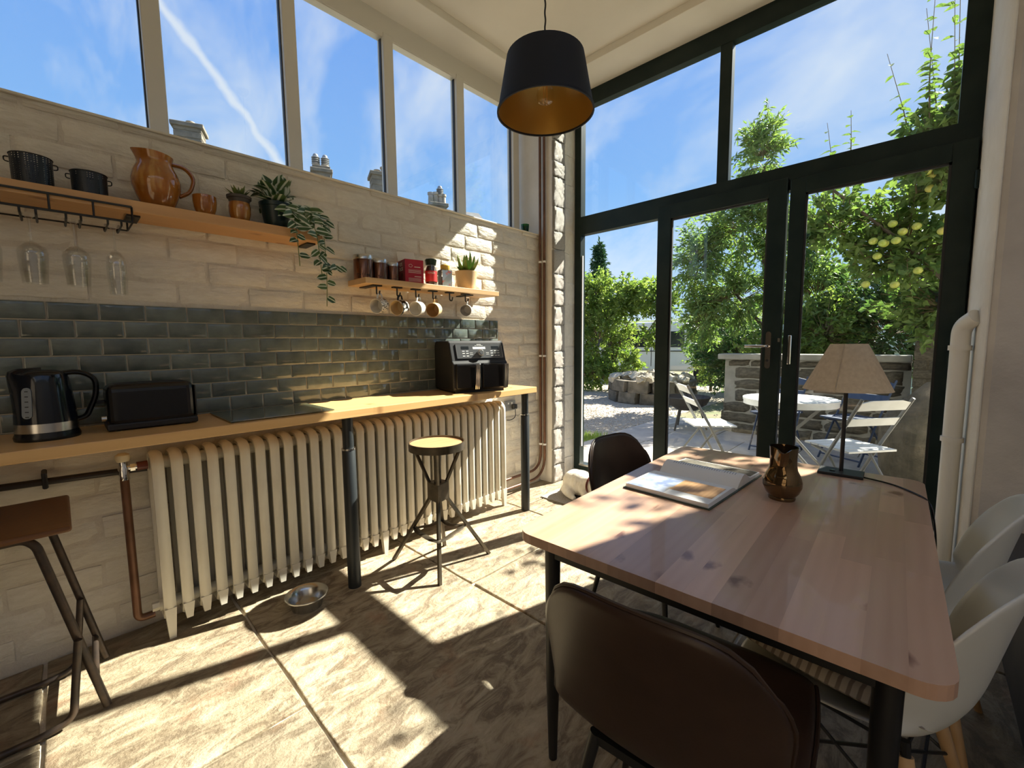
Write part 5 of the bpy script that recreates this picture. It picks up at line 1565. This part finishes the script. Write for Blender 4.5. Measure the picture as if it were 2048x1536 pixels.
plant('tall_tree', 'slender tree with drooping narrow leaves in the middle of the garden', 'tree', (.75, 8.6, 0),
      [([(0, 0, 0), (-.05, 0, 1.4), (-.25, -.1, 2.6), (-.28, -.2, 4.2)], .07, .02), ([(-.05, 0, 1.3), (-.7, -.2, 2.2), (-1.1, -.2, 3.0)], .034, .012), ([(-.1, 0, 1.5), (.4, -.1, 2.3), (.6, -.1, 2.9)], .034, .012)],
      [((-.55, -.3, 3.35), (.8, .6, .8), 100), ((-.28, -.3, 4.35), (.45, .4, .9), 60), ((.25, -.2, 2.95), (.7, .5, .65), 90), ((-1.25, -.3, 2.85), (.6, .5, .85), 80), ((-.6, -.2, 2.15), (.95, .5, .7), 100), ((.55, -.2, 2.1), (.6, .5, .7), 70), ((-1.2, -.2, 1.75), (.6, .5, .6), 60)], 'leaf_droop', .125, .27, .16, 2, per=32)
plant('shrub', 'rounded dark green shrub under the drooping tree', 'shrub', (-.25, 10.0, 0), [([(0, 0, 0), (0, 0, .9)], .04, .02)],
      [((0, 0, .95), (.9, .6, .95), 170), ((.9, .2, .7), (.8, .5, .7), 120), ((1.7, .1, .8), (.7, .5, .85), 120), ((-.7, .6, 1.2), (.6, .4, .7), 70)], 'leaf_dark', .085, .5, .02, 3, per=30)
plant('shrub', 'small leafy shrub hiding the side of the van', 'shrub', (-1.35, 11.6, 0), [([(0, 0, 0), (0, 0, .9)], .04, .02)],
      [((0, 0, 1.0), (.75, .5, 1.0), 130), ((.7, .1, .8), (.6, .5, .8), 90)], 'leaf_droop', .10, .42, .03, 44, per=28)
plant('shrub', 'loose mid green shrub beside the patio table', 'shrub', (1.35, 7.7, 0), [([(0, 0, 0), (0, 0, .9)], .04, .02)],
      [((-.45, 0, .85), (.7, .4, .85), 120), ((.15, .2, 1.45), (.6, .4, .6), 100)], 'leaf_bush', .085, .45, .03, 4, per=28)
# apple tree over the right leaf, with long upright shoots built leaf by leaf
at = plant('apple_tree', 'apple tree with green apples spreading over the garden wall', 'tree', (3.15, 5.62, 0),
      [([(0, 0, 0), (-.05, 0, 1.2), (-.25, -.1, 2.2), (-.45, -.2, 3.1)], .085, .03), ([(-.1, 0, 1.4), (-.7, -.2, 2.1), (-1.30, -.3, 2.75)], .034, .012), ([(-.15, 0, 1.8), (.35, -.1, 2.9), (.35, -.2, 3.9)], .034, .014)],
      [((-.75, -.05, 2.2), (.55, .45, .55), 95), ((-.35, -.15, 2.75), (.55, .45, .42), 90), ((-.60, -.55, 2.85), (.30, .2, .32), 40), ((-.42, -.55, 3.0), (.2, .2, .4), 30), ((-1.25, -.2, 2.45), (.38, .35, .42), 40), ((-.45, .2, 1.65), (.55, .4, .40), 70), ((.05, -.2, 3.3), (.42, .45, .45), 70), ((.25, -.3, 4.15), (.55, .6, .60), 90), ((.55, -.1, 3.0), (.5, .5, .7), 60), ((.65, -.5, 4.8), (.5, .55, .45), 60)], 'leaf_apple', .085, .60, .01, 5, per=24)
alf_ = MB(); leafs(alf_, V((0, 0, 0)), V((1, 0, 0)), 1.0, .58, random.Random(3))
def al2(u, v):
    w = math.sin(PI * min(1, u ** .8)) * .29; a = v * 2 - 1
    return V((u, a * w, .12 * abs(a) * w * 2 - .18 * u * u))
alf_ = MB(); alf_.grid(al2, 5, 2); alm2 = alf_.mesh('leaf', 80)
def shoot(pts, n, rr):
    path = roundpath(pts, .15, 4)
    MB().tube(path, [.008 - .006 * i / (len(path) - 1) for i in range(len(path))], 6).build('shoot', 'twig', at, world=False)
    for k in range(n):
        f = .12 + .88 * k / n; i = min(int(f * (len(path) - 1)), len(path) - 2); q = path[i].lerp(path[i + 1], f * (len(path) - 1) - i)
        a = k * 2.4; d = V((math.cos(a), math.sin(a), rr.uniform(-.5, .5))).normalized()
        upv = V((0, 0, 1)); upv = (upv - d * upv.dot(d)).normalized(); y = upv.cross(d)
        o = put('leaf', alm2, 'leaf_apple', at); s_ = rr.uniform(.065, .105)
        o.matrix_local = Matrix(((d.x, y.x, upv.x, q.x), (d.y, y.y, upv.y, q.y), (d.z, y.z, upv.z, q.z), (0, 0, 0, 1))) @ Matrix.Scale(s_, 4)
rr5 = random.Random(77)
# shoots given relative to the tree base (3.15, 5.75, 0)
shoot([(-.55, -.2, 2.7), (-.62, -.35, 3.3), (-.72, -.5, 4.0)], 30, rr5)
shoot([(-.45, -.2, 2.8), (-.50, -.4, 3.5), (-.55, -.6, 4.4)], 34, rr5)
shoot([(-.40, -.2, 2.9), (-.40, -.4, 3.6), (-.42, -.6, 4.6)], 36, rr5)
shoot([(-.70, -.2, 2.6), (-.80, -.4, 3.2), (-.95, -.5, 3.75)], 24, rr5)
shoot([(-1.3, -.2, 2.6), (-1.32, -.3, 3.0), (-1.38, -.3, 3.4)], 16, rr5)
shoot([(-1.2, -.2, 2.7), (-1.18, -.3, 3.1), (-1.20, -.3, 3.45)], 16, rr5)
shoot([(-.62, -.55, 2.7), (-.67, -.62, 3.4), (-.67, -.66, 4.05)], 36, rr5)
shoot([(-.48, -.55, 2.7), (-.52, -.62, 3.3), (-.56, -.65, 3.95)], 34, rr5)
shoot([(.1, -.5, 4.9), (-.45, -.7, 4.55), (-.78, -.8, 4.15)], 10, rr5)
shoot([(.1, -.5, 5.0), (-.30, -.7, 4.75), (-.52, -.8, 4.35)], 22, rr5)
for k in range(22):
    c = V((rr5.uniform(-1.0, -.30), rr5.uniform(-.60, -.45), rr5.uniform(1.75, 2.75)))
    MB().sphere(tuple(c), .034, 12, 8, (1, 1, .9)).build('apple', 'apple', at, world=False)
plant('hedge', 'dense dark hedge behind the garden wall', 'hedge', (2.2, 8.2, 0), [([(0, 0, 0), (0, 0, 1.2)], .05, .03)],
      [((.0, 0, 1.5), (1.0, .5, 1.0), 190), ((1.0, 0, 1.9), (.9, .5, 1.3), 190), ((-.9, .3, 1.2), (.6, .4, .5), 70), ((2.2, 0, 1.9), (.9, .5, 1.3), 120)], 'leaf_dark', .10, .5, .02, 6, per=26)
plant('conifer', 'dark pointed conifer standing far behind the shrub', 'tree', (-8.9, 18.2, 0), [([(0, 0, 0), (0, 0, 6.0)], .14, .03)],
      [((0, 0, 1.2 + .62 * i), (1.75 - .21 * i, 1.75 - .21 * i, .55), 60 - 4 * i) for i in range(8)], 'leaf_conifer', .20, .30, .10, 7, per=30)
for k, (x, y, w_, h, lm, lab) in enumerate([(-8.6, 12.2, 1.5, 2.5, 'leaf_bush', 'broad pale green shrub at the far left fence'), (-1.1, 16.5, 1.7, 2.2, 'leaf_dark', 'wide dark shrub beyond the white van'), (3.4, 17.8, 2.0, 2.8, 'leaf_bush', 'large green shrub behind the greenhouse'), (6.2, 12.0, 2.0, 3.2, 'leaf_dark', 'tall dark shrub beyond the brick pillar'), (-12.5, 20, 2.6, 3.5, 'leaf_dark', 'distant dark tree left of the conifer'), (-.9, 19.5, 2.6, 3.6, 'leaf_bush', 'tall pale tree far beyond the greenhouse')]):
    plant('shrub', lab, 'shrub', (x, y, 0), [([(0, 0, 0), (0, 0, h * .5)], .05, .03)], [((0, 0, h * .5), (w_, w_ * .6, h * .5), 150), ((w_ * .4, 0, h * .75), (w_ * .6, w_ * .5, h * .3), 60)], lm, .13, .5, .03, 20 + k, per=22)
# distant wooded hill
hl = MB()
def hf(u, v):
    a = u * 2 - 1; x = a * 70; h = (5.0 + 2.2 * noise.noise(V((u * 5, 2, 1))) + 1.2 * noise.noise(V((u * 19, v * 6, 4)))) * math.sin(PI * min(1, v * 1.0) * .5)
    return V((x, 55 + v * 14, h * (v > 0) - .05))
hl.grid(hf, 60, 8)
S(hl.build('hill', 'leaf_hill', None, 60), 'low wooded hillside on the horizon', 'hill')

# ------------------------------------------------------------------ garden wall and brick pillar
gw = thing('garden_wall', 'low stone garden wall with a flat coping', 'wall', (1.6, 6.45, 0), world=True)
BLG = [brick_mesh(500 + i, 5, 4, .10) for i in range(5)]
z = .02
while z < 1.02:
    h = R.uniform(.13, .20); h = min(h, 1.05 - z) if 1.05 - z - h > .05 else 1.05 - z
    x = .55 + R.uniform(0, .2)
    while x < 2.50:
        w_ = R.uniform(.25, .48); x2 = min(x + w_, 2.50)
        if x2 - x > .06: place_brick(gw, x + .006, x2 - .006, z + .006, z + h - .006, x=6.33, depth=.22, name='stone_block', mat='gstone', meshes=BLG, ax='y')
        x = x2
    z += h
MB().bx(.60, 2.50, 6.36, 6.54, 0, 1.05).build('core', 'coping', gw, 0)
x = .52
while x < 2.49:
    x2 = min(x + R.uniform(.55, .8), 2.50)
    MB().bx(x + .003, x2 - .003, 6.28, 6.60, 1.05, 1.125).build('coping_stone', 'coping', gw, 0, bevel=.012)
    x = x2
bp = thing('brick_pillar', 'weathered brick pillar at the end of the garden wall', 'pillar', (2.75, 6.3, 0), world=True)
MB().bx(2.52, 3.05, 6.12, 6.52, 0, 2.14).build('core', 'gstone', bp, 0)
for k in range(22):
    z = .02 + k * .097; x = 2.505 + (.0 if k % 2 else -.115)
    while x < 3.06:
        a, b = max(x, 2.505), min(x + .23, 3.065); x += .23
        if b - a > .05: place_brick(bp, a + .006, b - .006, z + .006, z + .097 - .006, x=6.105, depth=.06, name='brick', mat='brick', meshes=BLG, ax='y')
MB().bx(2.49, 3.08, 6.09, 6.55, 2.14, 2.20).build('cap_stone', 'coping', bp, 0, bevel=.01)
bl = MB(); bl.sphere((0, 0, 0), .5, 16, 10)
for i, v in enumerate(bl.v): bl.v[i] = V((v.x * .75, v.y * .75, v.z * 1.15 + .30)) * (1 + .22 * noise.noise(v * 3.1))
for i, v in enumerate(bl.v): bl.v[i] = V((v.x, v.y, max(v.z, 0)))
bo_ = bl.build('boulder', 'gstone', None, 40); bo_.location = (2.72, 4.95, G - .005)
tag(bo_, 'large grey boulder standing at the foot of the pillar', 'boulder')

# ------------------------------------------------------------------ patio table
ptb = thing('patio_table', 'round white slatted patio table on folding legs', 'table', (1.66, 4.86, G))
TR = .40; n = 8
for k in range(n):
    y0 = -TR + k * 2 * TR / n; y1 = y0 + 2 * TR / n - .006
    pts = []
    for yy in [y0 + (y1 - y0) * i / 4 for i in range(5)]: pts.append((math.sqrt(max(0.0004, TR * TR - yy * yy)), yy))
    poly = pts + [(-x, y) for x, y in reversed(pts)]
    m = MB(); m.prism(poly, .672, .692); o = m.build('slat', 'whiteslat', ptb, 0); o.rotation_euler = (0, 0, math.radians(50))
b = MB(); b.capt = False; b.capb = False
b.lathe([(TR * .93, .632), (TR * .985, .632), (TR * .985, .672), (TR * .93, .672), (TR * .93, .632)], 40).build('apron', 'whiteslat', ptb)
for sx in (-1, 1):
    for d in (-1, 1): MB().tube([(d * .28, sx * .16, .64), (-d * .28, sx * .16, 0)], .013, 8).build('leg', 'chairmetal', ptb)
# ------------------------------------------------------------------ folding bistro chairs: local +Y is the way the sitter faces
def bistro(loc, rz, wood_, metal, label, nm='folding_chair'):
    t = thing(nm, label, 'chair', loc, rz, 'folding bistro chairs around the patio table')
    for k in range(6):
        y = -.17 + k * .066; MB().bx(-.20, .20, y, y + .055, .440, .456).build('seat_slat', wood_, t, 0, bevel=.003)
    for sx in (-1, 1):
        MB().tube(roundpath([(sx * .205, .20, 0), (sx * .205, -.02, .43), (sx * .205, -.25, .84)], .1), .011, 8, ell=(1.2, .8)).build('long_leg', metal, t)
        MB().tube(roundpath([(sx * .175, -.27, 0), (sx * .175, .02, .40), (sx * .175, .17, .43)], .05), .010, 8).build('short_leg', metal, t)
    for zc, hb, curve in ((.79, .075, True), (.66, .06, False)):
        yb = -.02 - .23 * (zc - .43) / .41
        m = MB(); pts = [(-.205, -hb / 2), (.205, -hb / 2), (.205, hb / 4)] + ([(.12, hb / 2), (-.12, hb / 2)] if curve else [(.205, hb / 2), (-.205, hb / 2)]) + [(-.205, hb / 4)]
        m.prism(pts, -.008, .008, lambda x, z, y, yb=yb, zc=zc: (x, yb + y - z * .56, zc + z)); m.build('back_slat', wood_, t, 0)
    MB().tube([(-.175, -.245, .04), (.175, -.245, .04)], .008, 8).build('stretcher', metal, t)
    MB().tube([(-.205, .175, .05), (.205, .175, .05)], .008, 8).build('stretcher', metal, t)
    return t
bistro((1.06, 4.36, G), math.radians(-52), 'whiteslat', 'chairmetal', 'white slatted folding chair at the side of the table facing the wall')
bistro((2.22, 4.08, G), math.radians(52), 'whiteslat', 'chairmetal', 'white slatted folding chair in the sun next to the boulder')
bistro((1.42, 5.55, G), math.radians(172), 'darkchair', 'darkchair', 'dark folding chair on the far side of the patio table')
bistro((2.10, 5.60, G), math.radians(150), 'darkchair', 'darkchair', 'navy folding chair in the shade before the garden wall')
# fire bowl on a stand
fb = thing('fire_bowl', 'dark iron fire bowl on short legs beyond the folding chair', 'fire bowl', (.17, 6.15, G))
b = MB(); b.capt = False
b.lathe([(0, .26), (.14, .28), (.25, .36), (.30, .46), (.31, .46), (.26, .36), (.15, .29), (0, .275)], 28).build('bowl', 'firebowl', fb)
for k in range(3):
    a = 2 * PI * k / 3 + .3; MB().tube([(.17 * math.cos(a), .17 * math.sin(a), .31), (.27 * math.cos(a), .27 * math.sin(a), 0)], .012, 8).build('leg', 'firebowl', fb)
MB().tube([(.305 * math.cos(a), .305 * math.sin(a), .46) for a in [2 * PI * i / 28 for i in range(28)]], .008, 6, closed=True).build('rim', 'firebowl', fb)

# ------------------------------------------------------------------ white van beyond the planter
vn = thing('van', 'white van parked behind the garden shrubs', 'van', (-4.0, 14.2, 0), math.radians(12))
prof = [(-2.4, .35), (2.3, .35), (2.4, .55), (2.35, .95), (1.75, 1.05), (1.15, 1.75), (.9, 1.92), (-2.2, 1.95), (-2.4, 1.8)]
m = MB(); m.prism(prof, -.9, .9, lambda x, z, y: (x, y, z)); m.build('body', 'van', vn, 0, bevel=.06, seg=3)
for x0, x1, z0, z1 in ((.15, 1.0, 1.12, 1.62), (-1.05, -.05, 1.12, 1.66), (-2.2, -1.25, 1.12, 1.66), (1.30, 2.05, .50, .82)):
    MB().bx(x0, x1, -.912, -.895, z0, z1).build('side_window' if z0 > 1 else 'wheel_arch', 'vanglass', vn, 0, bevel=.01)
MB().bx(-2.35, 2.3, -.915, -.90, .98, 1.01).build('trim_strip', 'gasket', vn, 0)
MB().bx(-.02, .0, -.905, -.899, .5, 1.85).build('door_seam', 'gasket', vn, 0)
m = MB(); m.add([(1.17, -.78, 1.70), (1.17, .78, 1.70), (1.78, .80, 1.07), (1.78, -.80, 1.07)], [(0, 1, 2, 3)]); m.build('windscreen', 'vanglass', vn, 0, solid=.05)
for x in (-1.55, 1.6):
    for y in (-.80, .80): MB().lathe([(.0, -.1), (.30, -.1), (.33, -.06), (.33, .06), (.30, .1), (0, .1)], 22, (x, y, .33), Matrix.Rotation(PI / 2, 3, 'X')).build('wheel', 'tyre', vn)
# ------------------------------------------------------------------ greenhouse
gh = thing('greenhouse', 'pale sheeted greenhouse behind the apple tree', 'greenhouse', (1.1, 12.4, 0))
hprof = [(-1.7, 0), (1.7, 0), (1.7, 1.7), (0, 2.55), (-1.7, 1.7)]
m = MB(); m.prism(hprof, 0, 2.2, lambda x, z, y: (x, y, z)); m.build('sheeting', 'polytunnel', gh, 0)
for x in (-1.7, -.85, 0, .85, 1.7): MB().bx(x - .025, x + .025, -.03, .0, 0, 1.7 + (1.7 - abs(x)) * .5).build('post', 'whiteslat', gh, 0)
for z in (.55, 1.05, 1.55): MB().bx(-1.7, 1.7, -.035, -.005, z - .02, z + .02).build('rail', 'socket', gh, 0)
# ------------------------------------------------------------------ wire fence post by the van and red flowers
fp = MB().bx(-2.92, -2.80, 12.25, 12.37, 0, 1.05).build('fence_post', 'bark', None, 0, bevel=.01); tag(fp, 'dark timber fence post between the shrub and the van', 'post')
fw = thing('flower_clump', 'small clump of red flowers at the foot of the shrub', 'flowers', (-3.95, 9.2, 0))
rr6 = random.Random(5)
for k in range(10):
    x, y, z = rr6.uniform(-.25, .25), rr6.uniform(-.15, .15), rr6.uniform(.15, .5)
    fl_ = MB().sphere((x, y, z), .05, 8, 6, (1, 1, .6)).build('flower', 'flower', fw)
    MB().tube([(x, y, 0), (x, y, z)], .006, 5).build('stalk', 'succ', fw)

# ================================================================== HOUSES SEEN OVER THE LEFT WALL
def house(loc, rz, label, w_=9, dp_=7, eave=5., ridge=8., stacks=()):
    t = thing('terraced_house', label, 'house', loc, rz)
    MB().bx(-w_ / 2, w_ / 2, -dp_ / 2, dp_ / 2, 0, eave).build('walls', 'chimstone', t, 0)
    m = MB(); m.prism([(-dp_ / 2 - .3, eave - .2), (dp_ / 2 + .3, eave - .2), (0, ridge)], -w_ / 2 - .2, w_ / 2 + .2, lambda y, z, x: (x, y, z)); m.build('roof', 'slate', t, 0)
    for x, top, sw, pots in stacks:
        st_ = MB(); st_.bx(x - sw / 2, x + sw / 2, -.45, .45, ridge - 1.2, top); so_ = st_.build('chimney_stack', 'chimstone', t, 0, bevel=.03)
        z = ridge - .2
        while z < top - .1:
            MB().bx(x - sw / 2 - .025, x + sw / 2 + .025, -.475, .475, z, z + .24).build('stone_course', 'chimstone', so_, 0, bevel=.02); z += .28
        MB().bx(x - sw / 2 - .12, x + sw / 2 + .12, -.57, .57, top - .18, top).build('cap', 'chimstone', so_, 0, bevel=.03)
        for px, ph, kind in pots:
            po = MB().lathe([(.15, 0), (.13, ph * .8), (.17, ph * .82), (.17, ph), (.12, ph)], 14, (x + px, 0, top)).build('chimney_pot', 'chimpot', so_)
            if kind: 
                m = MB()
                for q in range(4): m.lathe([(.17, q * .09), (.20, q * .09 + .03), (.17, q * .09 + .06)], 12, (x + px, 0, top + ph))
                m.sphere((x + px, 0, top + ph + .38), .13, 10, 8); m.build('cowl', 'cowl', so_)
    return t
house((-19.25, 9.55, 0), math.radians(68.8), 'stone terrace with four sooty chimney stacks seen over the wall', 16, 7, 6.2, 8.7,
      ((-5.2, 10.78, .95, ((.05, .22, False),)), (0.0, 9.72, .75, ((-.22, .32, True), (.20, .32, True))), (2.85, 9.98, 1.0, ((-.20, .22, False), (.12, .40, False))), (5.75, 8.85, .8, ((-.32, .62, False), (-.05, .66, False), (.20, .55, True), (.38, .6, False)))))
